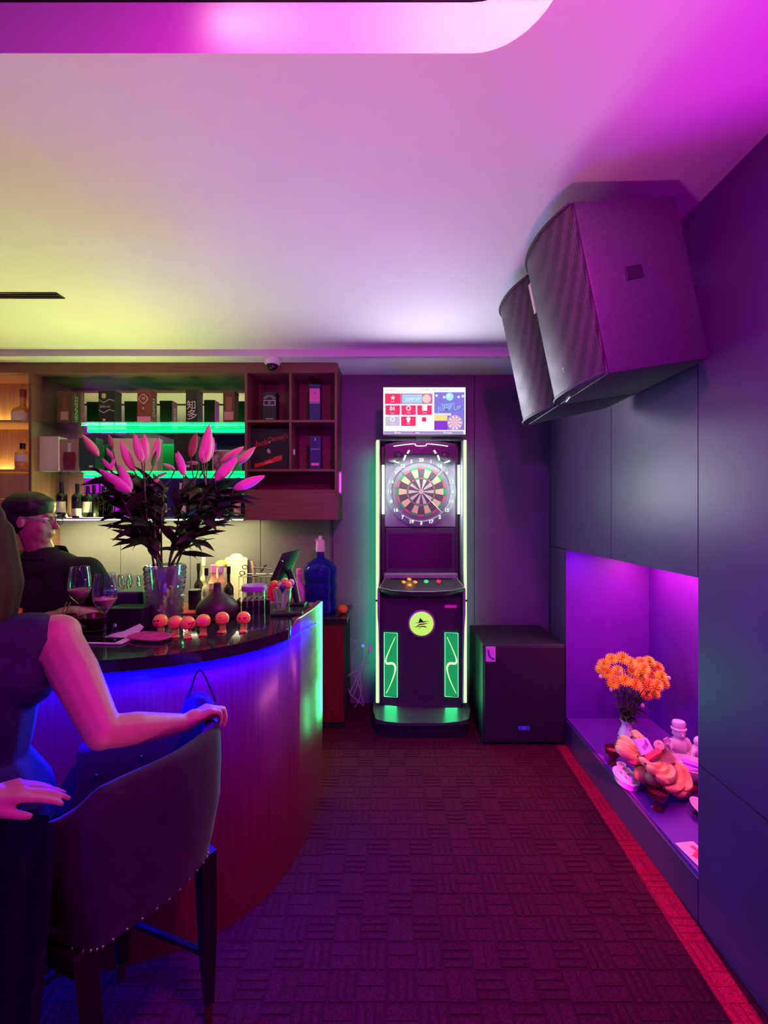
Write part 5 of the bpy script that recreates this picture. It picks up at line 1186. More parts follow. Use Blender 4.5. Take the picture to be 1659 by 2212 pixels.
for px, py in ((1340, 1452), (1297, 1462), (1445, 1465), (1428, 1478), (1388, 1524), (1320, 1490), (1326, 1486)):
    Y_ = FY-.06; O('small_bud', ell(BM(), ((px-848)*Y_/935, Y_, 1.59+(1106-py)*Y_/935), (.010, .010, .013), None, 8, 6), mat('pale_bud%d' % px, (.80, .50, .42), .6), bq)
# fruit plate and fruit
PX_, PY_ = 1.372, 2.195
t = T('fruit_dish', 'wide dark footed dish under the bananas', 'dish', (PX_, PY_, ZN))
O('dish', lathe(BM(), [(0, .0), (.05, 0), (.045, .02), (.055, .03), (.105, .05), (.125, .062), (.122, .066), (.05, .040), (0, .038)], 36), m_lac, t, world=False)
O('rim', lathe(BM(), [(.120, .063), (.127, .061), (.128, .066), (.122, .068)], 36), MATS['lacquer_rim'], t, world=False)
m_ban = mat('banana_peel', (.95, .46, .20), .5, nscale=12, col2=(.90, .40, .17)); m_bantip = mat('banana_tip', (.10, .05, .02), .7, noise=.2); m_crown = mat('banana_crown', (.42, .22, .16), .6, noise=.2)
def banana(parent, pts, r=.021):
    P = spline(pts, 5); n = len(P); rr = []
    for i in range(n):
        t_ = i/(n-1); rr.append(r*(.42+.58*sm(0, .22, t_))*(1-.72*sm(.80, 1, t_)))
    o = O('banana', tube(BM(), P, rr, 6), m_ban, parent, ang=60)
    O('tip', tube(BM(), [P[-1], P[-1]+(P[-1]-P[-2]).normalized()*.010], [rr[-1]*.9, rr[-1]*.6], 6), m_bantip, o)
t = T('banana_bunch', 'ripe banana bunch with thick stalk curving round the fruit dish', 'bananas', (PX_+.06, PY_-.05, ZN+.07))
cr = Vector((1.3741,2.20,0.3618))
def pv(px, py, Y_): return Vector(((px-848)*Y_/935, Y_, 1.59+(1106-py)*Y_/935))
cdn = pv(1440, 1642, 2.18)
O('crown', tube(BM(), [pv(1426, 1611, 2.17), pv(1431, 1619, 2.19), cdn], [.022, .024, .046], 12), m_crown, t)
O('cut_end', lathe(BM(), [(.010, .0), (.023, .0), (.024, .004), (.010, .006), (.006, .003), (0, .003)], 16, pv(1424, 1610, 2.165), (pv(1418, 1603, 2.12)-pv(1431, 1620, 2.19)).to_track_quat('Z', 'Y').to_matrix().to_4x4()), mat('cut_stalk', (.80, .32, .30), .6, noise=.05), t)
banana(t, [pv(1455, 1646, 2.19), pv(1478, 1665, 2.17), pv(1487, 1695, 2.13), pv(1475, 1712, 2.09), pv(1452, 1714, 2.06)], .023)
banana(t, [pv(1450, 1647, 2.17), pv(1466, 1668, 2.14), pv(1470, 1692, 2.10), pv(1456, 1704, 2.06), pv(1435, 1702, 2.03)], .022)
banana(t, [pv(1442, 1648, 2.16), pv(1452, 1668, 2.11), pv(1448, 1682, 2.07), pv(1432, 1685, 2.05), pv(1415, 1676, 2.04)], .022)
banana(t, [pv(1434, 1648, 2.16), pv(1436, 1664, 2.11), pv(1424, 1672, 2.08), pv(1408, 1664, 2.07), pv(1396, 1652, 2.08)], .021)
banana(t, [pv(1426, 1646, 2.17), pv(1420, 1656, 2.12), pv(1406, 1656, 2.10), pv(1392, 1646, 2.12), pv(1380, 1636, 2.14)], .020)
t2 = T('banana_bunch', 'ripe banana bunch lying fanned out toward the flower vase', 'bananas', (PX_-.06, PY_+.08, ZN+.08))
for A in ([pv(1400, 1634, 2.22), pv(1376, 1620, 2.24), pv(1355, 1600, 2.28), pv(1338, 1590, 2.32)], [pv(1398, 1638, 2.20), pv(1372, 1628, 2.21), pv(1350, 1610, 2.24), pv(1333, 1602, 2.28)], [pv(1396, 1642, 2.18), pv(1370, 1634, 2.18), pv(1348, 1618, 2.20), pv(1332, 1606, 2.24)], [pv(1402, 1628, 2.26), pv(1392, 1604, 2.30), pv(1378, 1590, 2.34), pv(1364, 1579, 2.38)], [pv(1390, 1642, 2.17), pv(1368, 1640, 2.15), pv(1346, 1626, 2.16), pv(1330, 1612, 2.20)]):
    banana(t2, A, .022)
O('crown', tube(BM(), [pv(1404, 1632, 2.20), pv(1396, 1634, 2.22)], [.022, .032], 8), m_crown, t2)
m_mango = mat('green_mango', (.36, .24, .08), .45, nscale=10, col2=(.50, .30, .10))
for k, (px, py, Y_, s, lb) in enumerate(((1392, 1675, 2.14, .050, 'green mango in the fruit dish under the bananas, nearest the cup stand'), (1414, 1682, 2.10, .046, 'green mango in the fruit dish under the stalked bunch'), (1372, 1640, 2.31, .040, 'green mango in the fruit dish beside the dark red candle glass'))):
    c = pv(px, py, Y_); t = T('mango', lb, 'fruit', (c.x, c.y, c.z-s*.8), 'mangoes under the bananas')
    O('flesh', ell(BM(), c, (s*1.15, s*.85, s*.8), (0, .3, .4)), m_mango, t)
    O('stem', tube(BM(), [c+Vector((s*1.05, 0, -.30*s)), c+Vector((s*1.2, 0, -.34*s))], .003, 6), m_stem, t)
# money bundle, red packet
def slab(name, label, c, s, rot, m, cat, mark=None):
    r = T(name, label, cat, (c.x, c.y, c.z-s[2]/2))
    o = O('body', bx(BM(), c, s, rot, bev=.002), m, r)
    if mark: 
        Mx = Matrix.Translation(c) @ Euler(rot).to_matrix().to_4x4()
        bm = BM(); bx(bm, (0, 0, s[2]/2+.0006), (s[0]*.5, s[1]*.25, .001), (0, 0, .5)); bx(bm, (s[0]*.2, s[1]*.2, s[2]/2+.0006), (s[0]*.2, s[1]*.3, .001), (0, 0, .2)); bmesh.ops.transform(bm, matrix=Mx, verts=bm.verts)
        O('print', bm, mark, r)
    return r
slab('banknote_bundle', 'violet bundle of notes lying on the bananas', pv(1392, 1613, 2.19), (.088, .075, .014), (.75, .1, .35), mat('note_paper', (.70, .35, .85), .6, noise=.06), 'banknotes', mat('note_print', (.35, .08, .55), .6, noise=.1))
slab('red_packet', 'red packet lying against the banana stalk', pv(1411, 1631, 2.15), (.085, .028, .026), (.4, -.45, .15), mat('red_packet_paper', (.80, .03, .08), .5, noise=.05), 'packet')
# tea cup stand
CX0, CY0 = 1.212, 2.245
t = T('cup_stand', 'white oval porcelain stand at the niche edge', 'stand', (CX0, CY0, ZN))
el_ = lambda s: Matrix.Diagonal((.75, 1.15, 1, 1))
O('stand', lathe(BM(), [(0, 0), (.060, 0), (.066, .004), (.066, .022), (.074, .030), (.074, .036), (.066, .037), (.060, .033), (0, .033)], 32, (0, 0, 0), el_(1)), m_porc, t, world=False)
O('rim', lathe(BM(), [(.070, .035), (.075, .034), (.0755, .039), (.071, .040), (.070, .035)], 32, (0, 0, 0), el_(1)), m_porc, t, world=False)
for k, (dy, lb) in enumerate(((.048, 'small white cup farthest back on the oval stand'), (.0, 'small white cup in the middle of the oval stand'), (-.048, 'small white cup nearest the front of the oval stand'))):
    q = T('tea_cup', lb, 'cup', (CX0, CY0+dy, ZN+.0335), 'cups on the oval stand')
    O('cup', lathe(BM(), [(0, 0), (.012, 0), (.014, .004), (.021, .022), (.0225, .036), (.0205, .036), (.019, .022), (0, .008)], 20), m_porc, q, world=False)
    O('tea', lathe(BM(), [(0, .030), (.0195, .030)], 16), mat('tea%d' % k, (.35, .20, .22), .1), q, world=False)
# red candle glasses
m_rg = mat('dark_red_glass', (.16, .01, .03), .08, trans=.3, noise=.05, coat=.5)
for px, py, lb in ((1324, 1650, 'dark red candle glass behind the cup stand'), (1421, 1748, 'dark red candle glass in front of the fruit dish')):
    Y_ = 935*1.4045/(py-1106); q = T('candle_glass', lb, 'candle holder', ((px-848)*Y_/935, Y_, ZN), 'red candle glasses in the niche')
    O('glass_body', lathe(BM(), [(0, 0), (.026, 0), (.028, .006), (.016, .020), (.018, .030), (.040, .060), (.046, .090), (.042, .090), (.036, .062), (.010, .036), (0, .034)], 10), m_rg, q, world=False, ang=10)
    O('wax', lathe(BM(), [(0, .070), (.035, .070)], 14), mat('red_wax%d' % px, (.45, .04, .10), .3), q, world=False)
# seated porcelain figure
SX, SY_ = 1.60, 2.43
t = T('figurine', 'white seated porcelain figure with a hat at the niche back', 'figurine', (SX, SY_, ZN))
bm = BM()
ell(bm, (0, 0, .045), (.062, .055, .045)); ell(bm, (0, -.01, .10), (.048, .042, .055)); ell(bm, (0, -.012, .172), (.034, .033, .036))
capsule(bm, (-.045, -.01, .125), (-.066, -.03, .085), .016, .014); capsule(bm, (-.066, -.03, .085), (-.085, -.045, .128), .013, .010)
capsule(bm, (.045, -.01, .125), (.064, -.025, .085), .017, .014); capsule(bm, (.064, -.025, .085), (.05, -.05, .06), .014, .013)
capsule(bm, (-.03, -.02, .04), (-.062, -.045, .022), .024, .018); capsule(bm, (.03, -.02, .04), (.062, -.045, .022), .024, .018)
ell(bm, (0, -.044, .168), (.007, .008, .008)); ell(bm, (-.033, -.01, .172), (.006, .007, .012)); ell(bm, (.033, -.01, .172), (.006, .007, .012))
for v in bm.verts: v.co += Vector((SX, SY_, ZN))
m_fig = mat('figurine_glaze', (.85, .62, .72), .25, noise=.03, coat=.4)
o = remesh('figure_body', bm, m_fig, t, .0035, 4)
O('hat', lathe(BM(), [(0, .192), (.040, .190), (.041, .198), (.034, .202), (.036, .225), (.031, .236), (.012, .241), (0, .242)], 24, (SX, SY_-.010, ZN), Matrix.Diagonal((1, .85, 1, 1))), m_fig, t)
O('fan', prism(BM(), [(-.012, -.02), (.012, -.02), (.022, .012), (0, .026), (-.022, .012)], 0, .004, Matrix.Translation((SX-.088, SY_-.045, ZN+.140)) @ FRONT), m_fig, t)
O('face_features', bx(bx(bx(BM(), (SX-.011, SY_-.0445, ZN+.178), (.007, .003, .003)), (SX+.011, SY_-.0445, ZN+.178), (.007, .003, .003)), (SX, SY_-.0445, ZN+.158), (.014, .003, .003)), mat('glaze_lines', (.35, .12, .22), .4), t)
q = T('figurine', 'smaller white porcelain figure beside the taller hatted one', 'figurine', (1.645, 2.33, ZN))
bm = BM(); ell(bm, (0, 0, .05), (.045, .04, .05)); ell(bm, (0, 0, .115), (.034, .03, .045)); ell(bm, (0, -.004, .170), (.025, .024, .028)); capsule(bm, (.03, -.01, .12), (.05, -.02, .07), .013, .010); capsule(bm, (-.03, -.01, .12), (-.05, -.02, .07), .013, .010)
for v in bm.verts: v.co += Vector((1.645, 2.33, ZN))
remesh('figure_body', bm, m_fig, q, .004, 3)
O('beard', lathe(BM(), [(0, .0), (.012, .02), (.015, .04), (0, .045)], 12, (1.645, 2.305, ZN+.115)), m_fig, q)
# incense bowl with purple paper
IX, IY = 1.525, 2.215
t = T('incense_bowl', 'pink-white bowl on a red foot at the niche wall edge', 'bowl', (IX, IY, ZN))
O('foot', lathe(BM(), [(0, 0), (.048, 0), (.050, .01), (.040, .030), (.052, .055), (0, .055)], 28), mat('red_foot', (.35, .05, .08), .3, noise=.1), t, world=False)
O('bowl', lathe(BM(), [(0, .056), (.055, .056), (.078, .085), (.088, .118), (.084, .119), (.072, .09), (0, .088)], 32), m_fig, t, world=False)
O('folded_paper', bx(bx(BM(), (-.012, -.01, .105), (.09, .055, .010), (.1, .15, .3)), (.015, .01, .112), (.085, .05, .008), (-.1, .1, -.4)), mat('purple_paper', (.55, .10, .80), .6, noise=.06), t, world=False)
# dish and red leaflet at the near end
t = T('small_dish', 'pale pink dish partly hidden by the near niche edge', 'dish', (1.43, 2.00, ZN))
O('dish', lathe(BM(), [(0, 0), (.03, 0), (.032, .006), (.062, .020), (.060, .023), (.028, .010), (0, .010)], 28, (0, 0, .018), Matrix.Rotation(.35, 4, 'Y') @ Matrix.Rotation(.25, 4, 'X')), m_fig, t, world=False)
O('support', lathe(BM(), [(0, 0), (.035, 0), (.030, .012), (.012, .024), (0, .024)], 18), m_lac, t, world=False)
t = T('tall_cup', 'pale ribbed beaker behind the pink dish at the niche edge', 'cup', (1.545, 2.085, ZN))
O('cup', lathe(BM(), [(0, 0), (.03, 0), (.031, .01), (.036, .12), (.033, .12), (.028, .01), (0, .01)], 22), mat('grey_glaze', (.5, .45, .5), .3, noise=.05), t, world=False)
O('band', lathe(BM(), [(.0355, .10), (.037, .10), (.037, .112), (.0355, .112)], 22), m_fig, t, world=False)
slab('leaflet', 'red and pink leaflet on the niche floor at the near corner', Vector((1.245, 1.755, ZN+.004)), (.085, .16, .006), (0, 0, .12), mat('pink_leaflet', (.85, .40, .55), .6, noise=.05), 'leaflet', mat('leaflet_red', (.75, .03, .10), .6))
# ================================================================ BAR CHAIR
m_velvet = mat('dark_velvet', (.015, .012, .024), .8, noise=.25, nscale=25, bump=.2, bscale=500); m_velvet.node_tree.nodes['Principled BSDF'].inputs['Sheen Weight'].default_value = .12
m_leg = mat('black_wood_leg', (.012, .009, .010), .4, noise=.2); m_stud = mat('rhinestone', (.9, .88, .85), .08, 1, noise=.02)
fwd = Vector((-.93, .37, 0)).normalized(); rgt = Vector((.37, .93, 0)).normalized()
CR = Vector((-.520, 1.345, 0)); CL = Vector((-.700, .955, 0)); mid = (CR+CL)/2
t = T('bar_chair', 'dark velvet bar chair with curved back and rhinestone studs, facing the bar', 'chair', (mid.x+fwd.x*.25, mid.y+fwd.y*.25, 0))
path = spline([CR+fwd*.50-rgt*.09, CR+fwd*.24-rgt*.012, CR+fwd*.06-rgt*.002, CR-fwd*.012-rgt*.035, CR-fwd*.035-rgt*.11, mid-fwd*.050, CL-fwd*.035+rgt*.11, CL-fwd*.012+rgt*.035, CL+fwd*.06+rgt*.002, CL+fwd*.22-rgt*.012, CL+fwd*.40-rgt*.02], 6)
NPt = len(path)
def rimz(u): return (.83+.122*sm(0, .20, u)) if u < .5 else (.80+.152*sm(.02, .33, 1-u))
def botz(u): return .575-.02*math.sin(PI*u)+.0*u
def section(i, extra=0):
    p = path[i]; d = (path[min(i+1, NPt-1)]-path[max(0, i-1)]).normalized(); nrm = Vector((-d.y, d.x, 0)); 
    c = mid+fwd*.2
    if (p-c).dot(nrm) < 0: nrm = -nrm
    u = i/(NPt-1); zt, zb = rimz(u), botz(u); th = .046
    rows = [(-.038, zb), (-.020, zb+.07), (.0, zb+.18), (.004, zt-.10), (.002, zt-.03), (-.004, zt-.010), (-.014, zt-.001), (-.024, zt), (-.036, zt-.006), (-th, zt-.022), (-th-.004, zt-.12), (-th-.010, zb+.10), (-th-.012, zb)]
    return [p+nrm*o+Vector((0, 0, z)) for o, z in rows], nrm
bm = BM(); rings = [[bm.verts.new(v) for v in section(i)[0]] for i in range(NPt)]
for a, b in zip(rings, rings[1:]):
    k = len(a)
    for j in range(k): bm.faces.new((a[j], a[(j+1) % k], b[(j+1) % k], b[j]))
bm.faces.new(rings[0]); bm.faces.new(rings[-1][::-1])
back = O('backrest', bm, m_velvet, t, ang=60)
sm_ = bpy.data.meshes.new('stud'); b_ = BM(); bmesh.ops.create_icosphere(b_, subdivisions=2, radius=.0048); b_.to_mesh(sm_); b_.free(); sm_.materials.append(m_stud)
def stud(p):
    o = bpy.data.objects.new('stud', sm_); COL.objects.link(o); o.location = p; attach(o, back)
for i in range(14, NPt-12, 2):
    S, nrm = section(i); a = S[0].lerp(S[1], .12); stud(a+nrm*.003)
    if 0: S2, n2 = section(i+1); stud((a+nrm*.003).lerp(S2[0].lerp(S2[1], .12)+n2*.003, .5)) if i % 3 == 0 else None
for i, dz in ((2, .07), (5, .04), (5, .12), (8, .08), (9, .16), (12, .05), (15, .10), (17, .04), (2, .15), (12, .14)):
    S, nrm = section(i); stud(Vector((S[10].x, S[10].y, S[9].z-dz))-nrm*.004)
seat_c = mid+fwd*.255
bm = BM(); ell(bm, (0, 0, 0), (.235, .215, .05), None, 28, 12)
for v in bm.verts: v.co.x = math.copysign(abs(v.co.x/.235)**.55*.235, v.co.x); v.co.y = math.copysign(abs(v.co.y/.215)**.55*.215, v.co.y)
bmesh.ops.transform(bm, matrix=Matrix.Translation((seat_c.x, seat_c.y, .615)) @ Matrix.Rotation(math.atan2(fwd.y, fwd.x), 4, 'Z'), verts=bm.verts)
O('seat', bm, m_velvet, t)
O('seat_frame', bx(BM(), (seat_c.x, seat_c.y, .545), (.43, .40, .05), (0, 0, math.atan2(fwd.y, fwd.x)), bev=.01), m_leg, t)
ft = [(CR+fwd*.035-rgt*.045, Vector((-.574, 1.352, 0))), (CL+fwd*.035+rgt*.045, Vector((-.655, 1.0, 0))), (CR+fwd*.40-rgt*.06, CR+fwd*.42-rgt*.03), (CL+fwd*.40+rgt*.06, CL+fwd*.42+rgt*.03)]
for a, b in ft:
    lg = O('leg', tube(BM(), [Vector((a.x, a.y, .56)), a.lerp(b, .5)+Vector((0, 0, .28)), Vector((b.x, b.y, .055))], [.033, .028, .017], 4), m_leg, t, ang=30)
    O('brass_tip', tube(BM(), [Vector((b.x, b.y, .058)), Vector((b.x, b.y, .0))], [.0155, .012], 8), m_brass, lg)
for i, j in ((0, 2), (2, 3), (1, 3)):
    a, b = ft[i], ft[j]; f1 = a[0].lerp(a[1], .6); f2 = b[0].lerp(b[1], .6); O('foot_rail', tube(BM(), [(f1.x, f1.y, .225), (f2.x, f2.y, .225)], .011, 8), m_leg, t)
# dark shawl hanging over the near corner of the chair
bm = BM(); n, k = 26, 14; rows = []
for j in range(k+1):
    v = j/k; row = []
    for i in range(n+1):
        u = i/n; z = .93-.93*v*(.985-.18*abs(u-.55))
        fold = .012*math.sin(u*26+1.5*v)*(.25+v)+.008*math.sin(u*47)
        base = CL.lerp(CL+fwd*.42, u*.9)-rgt*(.035+.06*v)+(-fwd)*.03*v*(1-u)
        p = base-rgt*fold; row.append(bm.verts.new((p.x-.02*v, p.y, z)))
    rows.append(row)
for a, b in zip(rows, rows[1:]):
    for i in range(n): bm.faces.new((a[i], a[i+1], b[i+1], b[i]))
r_ = bmesh.ops.solidify(bm, geom=list(bm.faces), thickness=.004)
tag(O('shawl', bm, mat('dark_shawl', (.016, .012, .024), .9, noise=.2, nscale=30), ang=80), 'dark cloth hanging in folds over the near arm of the bar chair', 'shawl')
# ================================================================ PEOPLE
m_skin = mat('skin', (.44, .19, .19), .5, noise=.04, nscale=40, bump=.05, bscale=600); m_skin2 = mat('skin_barman', (.46, .22, .19), .5, noise=.04, nscale=40)
m_hair = mat('brown_hair', (.020, .006, .006), .75, stretch=(60, 60, 3), nscale=4, col2=(.034, .010, .009), spec=.2); m_hair2 = mat('black_hair', (.012, .009, .008), .5, noise=.3, nscale=60)
def V(*a): return Vector(a)
def hand(bm, wrist, fw_, up, side, curl, spread=.12, scale=1.0, thumb=(.55, .35), tcurl=.3):
    """fw_: towards the fingertips, up: back of the hand, side: +1 when the thumb points along fw x up"""
    fw_ = fw_.normalized(); up = (up-fw_*up.dot(fw_)).normalized(); lat = fw_.cross(up)*side   # towards the thumb
    s = scale
    capsule(bm, wrist-fw_*.01*s, wrist+fw_*.03*s, .0235*s, .026*s)
    for i, (off, Lm, ls, r_) in enumerate(((.027, .078, (.043, .026, .020), .0088), (.009, .082, (.047, .030, .021), .0090), (-.009, .078, (.043, .028, .020), .0086), (-.026, .070, (.033, .021, .018), .0076))):
        k0 = wrist+fw_*.012*s+lat*off*.55*s; kn = wrist+fw_*Lm*s+lat*off*s+up*.004*s
        capsule(bm, k0, kn, .0150*s, .0112*s)
        ang = 0; p = kn; a_sp = off/.027*spread
        for j, L in enumerate(ls):
            ang += curl[j]; d = fw_*math.cos(ang)-up*math.sin(ang)+lat*a_sp*math.cos(ang); d.normalize()
            q = p+d*L*s; capsule(bm, p, q, r_*s*(1-.10*j), r_*s*(.93-.12*j)); p = q
    b = wrist+fw_*.018*s+lat*.020*s; d = (fw_*math.cos(thumb[0])+lat*math.sin(thumb[0])-up*thumb[1]).normalized()
    q = b+d*.040*s; capsule(bm, b, q, .0165*s, .0125*s)
    d2 = (d+fw_*tcurl).normalized(); q2 = q+d2*.030*s; capsule(bm, q, q2, .0120*s, .0100*s); q3 = q2+(d2+fw_*tcurl*.6).normalized()*.024*s; capsule(bm, q2, q3, .0102*s, .0080*s)
def head(bm, c, face, tilt=0, s=1.0):
    """skull, jaw, nose, lips, ears; face is the unit direction looked at"""
    f = face.normalized(); sd = f.cross(V(0, 0, 1)).normalized(); u = V(0, 0, 1)
    def E(o, r): ell(bm, c+f*o[0]*s+sd*o[1]*s+u*o[2]*s, (r, r, r) if not isinstance(r, tuple) else r)
    R3 = math.atan2(f.y, f.x)
    ell(bm, c+u*.035*s-f*.012*s, (.096*s, .078*s, .092*s), (0, 0, R3)); ell(bm, c-u*.03*s+f*.022*s, (.068*s, .060*s, .082*s), (0, 0, R3))
    ell(bm, c-u*.088*s+f*.045*s, (.030*s, .030*s, .024*s), (0, 0, R3))
    capsule(bm, c+f*.083*s+u*.018*s, c+f*.102*s-u*.020*s, .009*s, .013*s); 
    capsule(bm, c+f*.084*s-u*.052*s+sd*.016*s, c+f*.084*s-u*.052*s-sd*.016*s, .007*s, .007*s); capsule(bm, c+f*.081*s-u*.062*s+sd*.014*s, c+f*.081*s-u*.062*s-sd*.014*s, .007*s, .007*s)
    for k in (1, -1):
        ell(bm, c+sd*k*.077*s-f*.012*s-u*.008*s, (.018*s, .008*s, .028*s), (0, 0, R3)); ell(bm, c+f*.054*s+sd*k*.034*s-u*.030*s, (.022*s, .024*s, .026*s))
    capsule(bm, c+f*.080*s+sd*.035*s+u*.034*s, c+f*.086*s+sd*.012*s+u*.034*s, .008*s, .008*s); capsule(bm, c+f*.080*s-sd*.035*s+u*.034*s, c+f*.086*s-sd*.012*s+u*.034*s, .008*s, .008*s)
    return f, sd, u
def eyes(c, f, sd, parent, s=1.0, m_iris=None):
    for k in (1, -1):
        e = c+f*.071*s+sd*k*.032*s+V(0, 0, .012)*s
        o = O('eye', ell(BM(), e, (.0125*s,)*3, None, 12, 8), m_white, parent); O('iris', ell(BM(), e+f*.0085*s, (.006*s,)*3, None, 10, 6), m_black, o)
# ---- seated woman
t = T('person', 'woman with long brown hair in a sleeveless dark top, seated on the bar chair', 'person', (-1.05, 1.13, .62))
bm = BM()
RS, RE, RW = V(-.905, 1.165, 1.262), V(-.718, 1.075, 1.043), V(-.612, 1.268, .972)
LS, LE, LW = V(-1.19, .955, 1.262), V(-1.06, .71, 1.02), V(-.845, .872, 1.008)
CH_, WA, PE = V(-1.060, 1.075, 1.17), V(-1.085, 1.085, .98), V(-1.06, 1.13, .76)
NK = V(-1.075, 1.060, 1.34); HD = V(-1.105, 1.075, 1.515)
fw_w = V(-.75, .66, 0).normalized(); sdw = V(.80, .60, 0)
for s_, e_, w_, sh in ((RS, RE, RW, 1), (LS, LE, LW, -1)):
    ell(bm, s_-V(0, 0, .004), (.058, .058, .056)); m1 = s_.lerp(e_, .42)
    capsule(bm, s_-V(0, 0, .01), m1, .054, .054); capsule(bm, m1, e_, .054, .041); ell(bm, e_, (.041, .041, .041)); m2 = e_.lerp(w_, .35)
    capsule(bm, e_, m2, .040, .0425); capsule(bm, m2, w_, .0425, .0255); capsule(bm, CH_+V(0, 0, .07), s_, .07, .052)
    capsule(bm, s_-V(0, 0, .02), CH_.lerp(s_, .50)-V(0, 0, .05), .050, .060)
capsule(bm, CH_, WA, .115, .100); capsule(bm, WA, PE, .100, .14); capsule(bm, CH_+sdw*.07, WA+sdw*.05, .085, .075); capsule(bm, CH_-sdw*.07, WA-sdw*.05, .085, .075)
capsule(bm, NK-V(0, 0, .06), HD-V(0, 0, .04), .052, .048)
f_, s2, u_ = head(bm, HD, V(-.9, .45, -.05))
hand(bm, RW, V(.060, .060, .016), V(-.10, .10, 1), -1, (.55, 1.0, .55), .05, .98, (.15, .55), .4)
hand(bm, LW, V(.086, .060, -.012), V(-.05, -.25, 1), 1, (.30, .15, .15), .02, .93, (.42, .36), .3)
PT = []
for k in (1, -1):
    lw_ = V(-.97, .22, 0); kn = PE+lw_*.42+sdw*k*.09+V(0, 0, -.02); ft_ = kn+fw_w*.05+V(0, 0, -.42); PT.append((PE+sdw*k*.08, kn, ft_))
    capsule(bm, PE+sdw*k*.08, kn, .075, .052); capsule(bm, kn, ft_, .050, .034); capsule(bm, ft_, ft_+fw_w*.14-V(0, 0, .03), .035, .026)
body = remesh('body', bm, m_skin, t, .0042, 5, .5)
eyes(HD, f_, s2, t)
bm = BM()
capsule(bm, CH_+sdw*.055+V(0, 0, .015), WA+sdw*.05, .104, .092); capsule(bm, CH_-sdw*.055+V(0, 0, .015), WA-sdw*.05, .104, .092); capsule(bm, CH_, WA, .126, .112); capsule(bm, WA, PE+V(0, 0, .05), .112, .150)
capsule(bm, CH_+V(0, 0, .085)-sdw*.095, CH_+V(0, 0, .085)+sdw*.095, .066, .066)
for s_ in (RS, LS): capsule(bm, CH_+V(0, 0, .075), (CH_+V(0, 0, .07)).lerp(s_, .72), .084, .071); capsule(bm, CH_.lerp(s_, .40)-V(0, 0, .02), CH_.lerp(s_, .60)-V(0, 0, .06), .084, .088)
remesh('sleeveless_top', bm, mat('navy_top', (.018, .014, .050), .85, noise=.2, nscale=60, bump=.2, bscale=400), t, .006, 4)
bm = BM(); capsule(bm, PE, PE+V(0, 0, .02), .155, .15)
for a, b, c in PT: capsule(bm, a, b, .084, .060); capsule(bm, b, c, .058, .042)
remesh('trousers', bm, mat('dark_trousers', (.014, .012, .022), .85, noise=.2), t, .008, 4)
bm = BM()
ell(bm, HD+V(0, 0, .045)-f_*.020, (.106, .103, .096)); 
for k in range(9):
    a = -1.0+2.0*k/8; d = -f_*math.cos(a*1.25)+s2*math.sin(a*1.25)
    p0 = HD+d*.088+V(0, 0, .02); p1 = HD+d*.112-V(0, 0, .12); p2 = HD+d*.115-V(0, 0, .235-.04*abs(a)); capsule(bm, p0, p1, .040, .036); capsule(bm, p1, p2, .036, .020)
remesh('hair', bm, m_hair, t, .007, 5)
# ---- barman
t = T('person', 'barman with short black hair and glasses in a black shirt behind the bar', 'person', (-1.70, 2.14, 0))
HB = V(-1.705, 2.05, 1.548); NB = V(-1.69, 2.11, 1.40); CB = V(-1.69, 2.13, 1.22); PB = V(-1.69, 2.16, .93)
fb = V(.93, .22, -.10).normalized()
bm = BM(); fB, sB, uB = head(bm, HB, fb, 0, .98)
capsule(bm, NB-V(0, 0, .06), HB-V(0, 0, .05), .058, .054)
LSb, LEb, LWb = V(-1.475, 2.09, 1.305), V(-1.400, 2.20, 1.06), V(-1.50, 2.01, 1.128)
RSb, REb, RWb = V(-1.91, 2.15, 1.305), V(-1.98, 2.14, 1.06), V(-1.93, 1.93, 1.125)
capsule(bm, CB-V(.09, 0, 0), PB-V(.06, 0, 0), .10, .11); capsule(bm, CB+V(.09, 0, 0), PB+V(.06, 0, 0), .10, .11); capsule(bm, RSb, LSb, .055, .055)
for s_, e_, w_ in ((LSb, LEb, LWb), (RSb, REb, RWb)): capsule(bm, s_, e_, .052, .042); capsule(bm, e_, w_, .042, .027)
for k in (1, -1): capsule(bm, PB+V(.09*k, 0, -.03), V(-1.69+.10*k, 2.17, .48), .085, .058); capsule(bm, V(-1.69+.10*k, 2.17, .48), V(-1.69+.10*k, 2.19, .09), .056, .038); capsule(bm, V(-1.69+.10*k, 2.20, .045), V(-1.69+.11*k, 2.05, .04), .042, .036)
hand(bm, LWb, V(-.10, -.10, -.012), V(0, 0, 1), 1, (.15, .25, .2), .08); hand(bm, RWb, V(.05, -.10, -.012), V(0, 0, 1), -1, (.15, .25, .2), .08)
remesh('body', bm, m_skin2, t, .0046, 5)
eyes(HB, fB, sB, t, .98)
bm = BM()
capsule(bm, CB-V(.09, 0, -.03), PB-V(.07, 0, 0), .118, .130); capsule(bm, CB+V(.09, 0, .03), PB+V(.07, 0, 0), .118, .130); capsule(bm, RSb-V(-.01, 0, .0), LSb-V(.01, 0, .0), .070, .070); capsule(bm, CB, PB, .125, .13)
capsule(bm, RSb.lerp(LSb, .25)+V(0, 0, .02), NB-V(0, 0, .045), .060, .062); capsule(bm, RSb.lerp(LSb, .75)+V(0, 0, .02), NB-V(0, 0, .045), .060, .062)
for s_, e_ in ((LSb, LEb), (RSb, REb)): capsule(bm, s_, s_.lerp(e_, .85), .070, .062)
ell(bm, NB-V(0, 0, .07), (.080, .080, .05)); ell(bm, CB+V(0, -.02, .10), (.17, .10, .09))
shirt = remesh('shirt', bm, mat('black_shirt', (.012, .012, .013), .85, noise=.2, nscale=60), t, .007, 4)
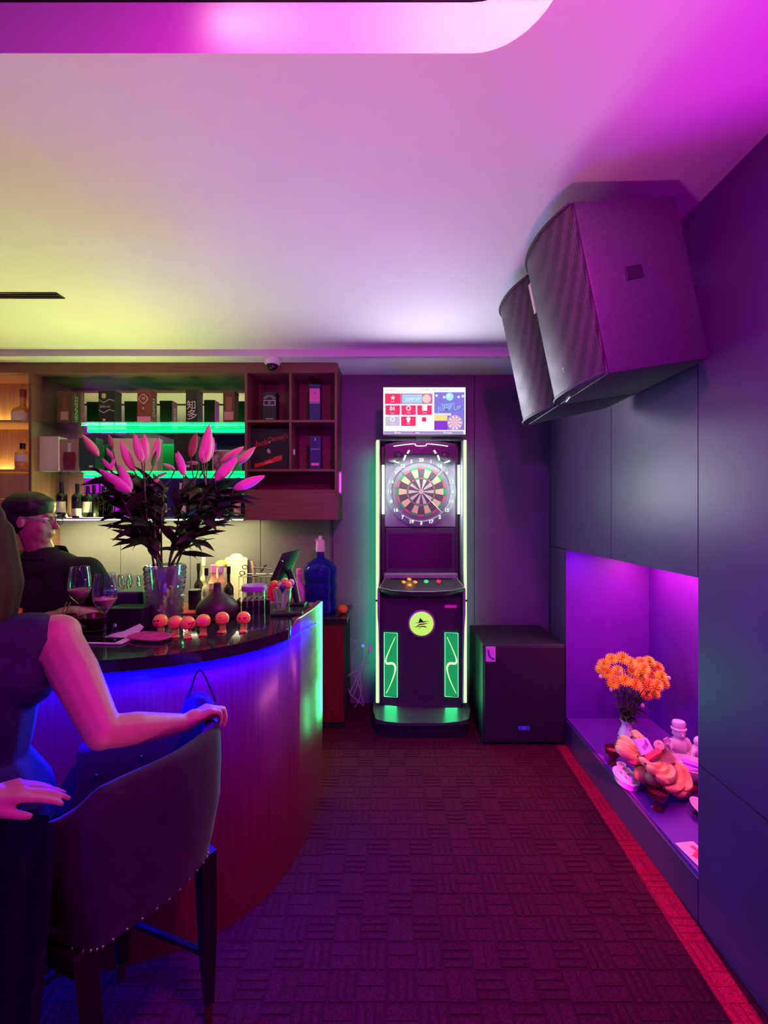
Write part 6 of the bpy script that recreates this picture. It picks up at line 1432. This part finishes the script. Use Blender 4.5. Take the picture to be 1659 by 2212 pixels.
# stand-up shirt collar, open at the throat
bm = BM(); A = []
for i in range(17):
    a = math.atan2(fB.y, fB.x)+.45+(2*PI-.9)*i/16; d = V(math.cos(a), math.sin(a), 0); c = NB+V(0, 0, .0)
    A.append([bm.verts.new(c+d*.067+V(0, 0, -.030)), bm.verts.new(c+d*.070+V(0, 0, .022)), bm.verts.new(c+d*.078+V(0, 0, .018)), bm.verts.new(c+d*.098+V(0, 0, -.030))])
for a, b in zip(A, A[1:]):
    for j in range(3): bm.faces.new((a[j], a[j+1], b[j+1], b[j]))
O('collar', bm, MATS['black_shirt'], shirt)
bm = BM(); 
for k in (1, -1): capsule(bm, PB+V(.09*k, 0, -.03), V(-1.69+.10*k, 2.17, .48), .098, .07); capsule(bm, V(-1.69+.10*k, 2.17, .48), V(-1.69+.10*k, 2.19, .12), .068, .055)
remesh('trousers', bm, m_matte, t, .009, 4)
for k in (1, -1): O('shoe', bx(BM(), (-1.69+.105*k, 2.12, .035), (.095, .26, .07), bev=.025), m_black, t)
bm = BM(); ell(bm, HB+V(0, 0, .062)-fB*.014, (.104, .092, .078), (0, 0, math.atan2(fB.y, fB.x))); ell(bm, HB+V(0, 0, .020)-fB*.042, (.072, .084, .088), (0, 0, math.atan2(fB.y, fB.x))); ell(bm, HB+V(0, 0, .092)+fB*.045, (.045, .07, .03), (0, 0, math.atan2(fB.y, fB.x)))
remesh('hair', bm, m_hair2, t, .006, 3)
g = O('glasses', bx(BM(), HB+fB*.104+V(0, 0, .016), (.004, .020, .004), (0, 0, math.atan2(fB.y, fB.x))), m_metal, t)
for k in (1, -1):
    c = HB+fB*.100+sB*k*.033+V(0, 0, .010)
    O('lens_rim', tube(BM(), [c+sB*.025*math.cos(a)+V(0, 0, .019)*math.sin(a) for a in [2*PI*i/16 for i in range(17)]], .0018, 6), m_metal, g)
    O('temple_arm', tube(BM(), [c+sB*k*.026+V(0, 0, .006), HB+sB*k*.080+fB*.0+V(0, 0, .016), HB+sB*k*.080-fB*.03+V(0, 0, .0)], .0022, 6), m_chrome, g)
# ================================================================ mark remaining pieces
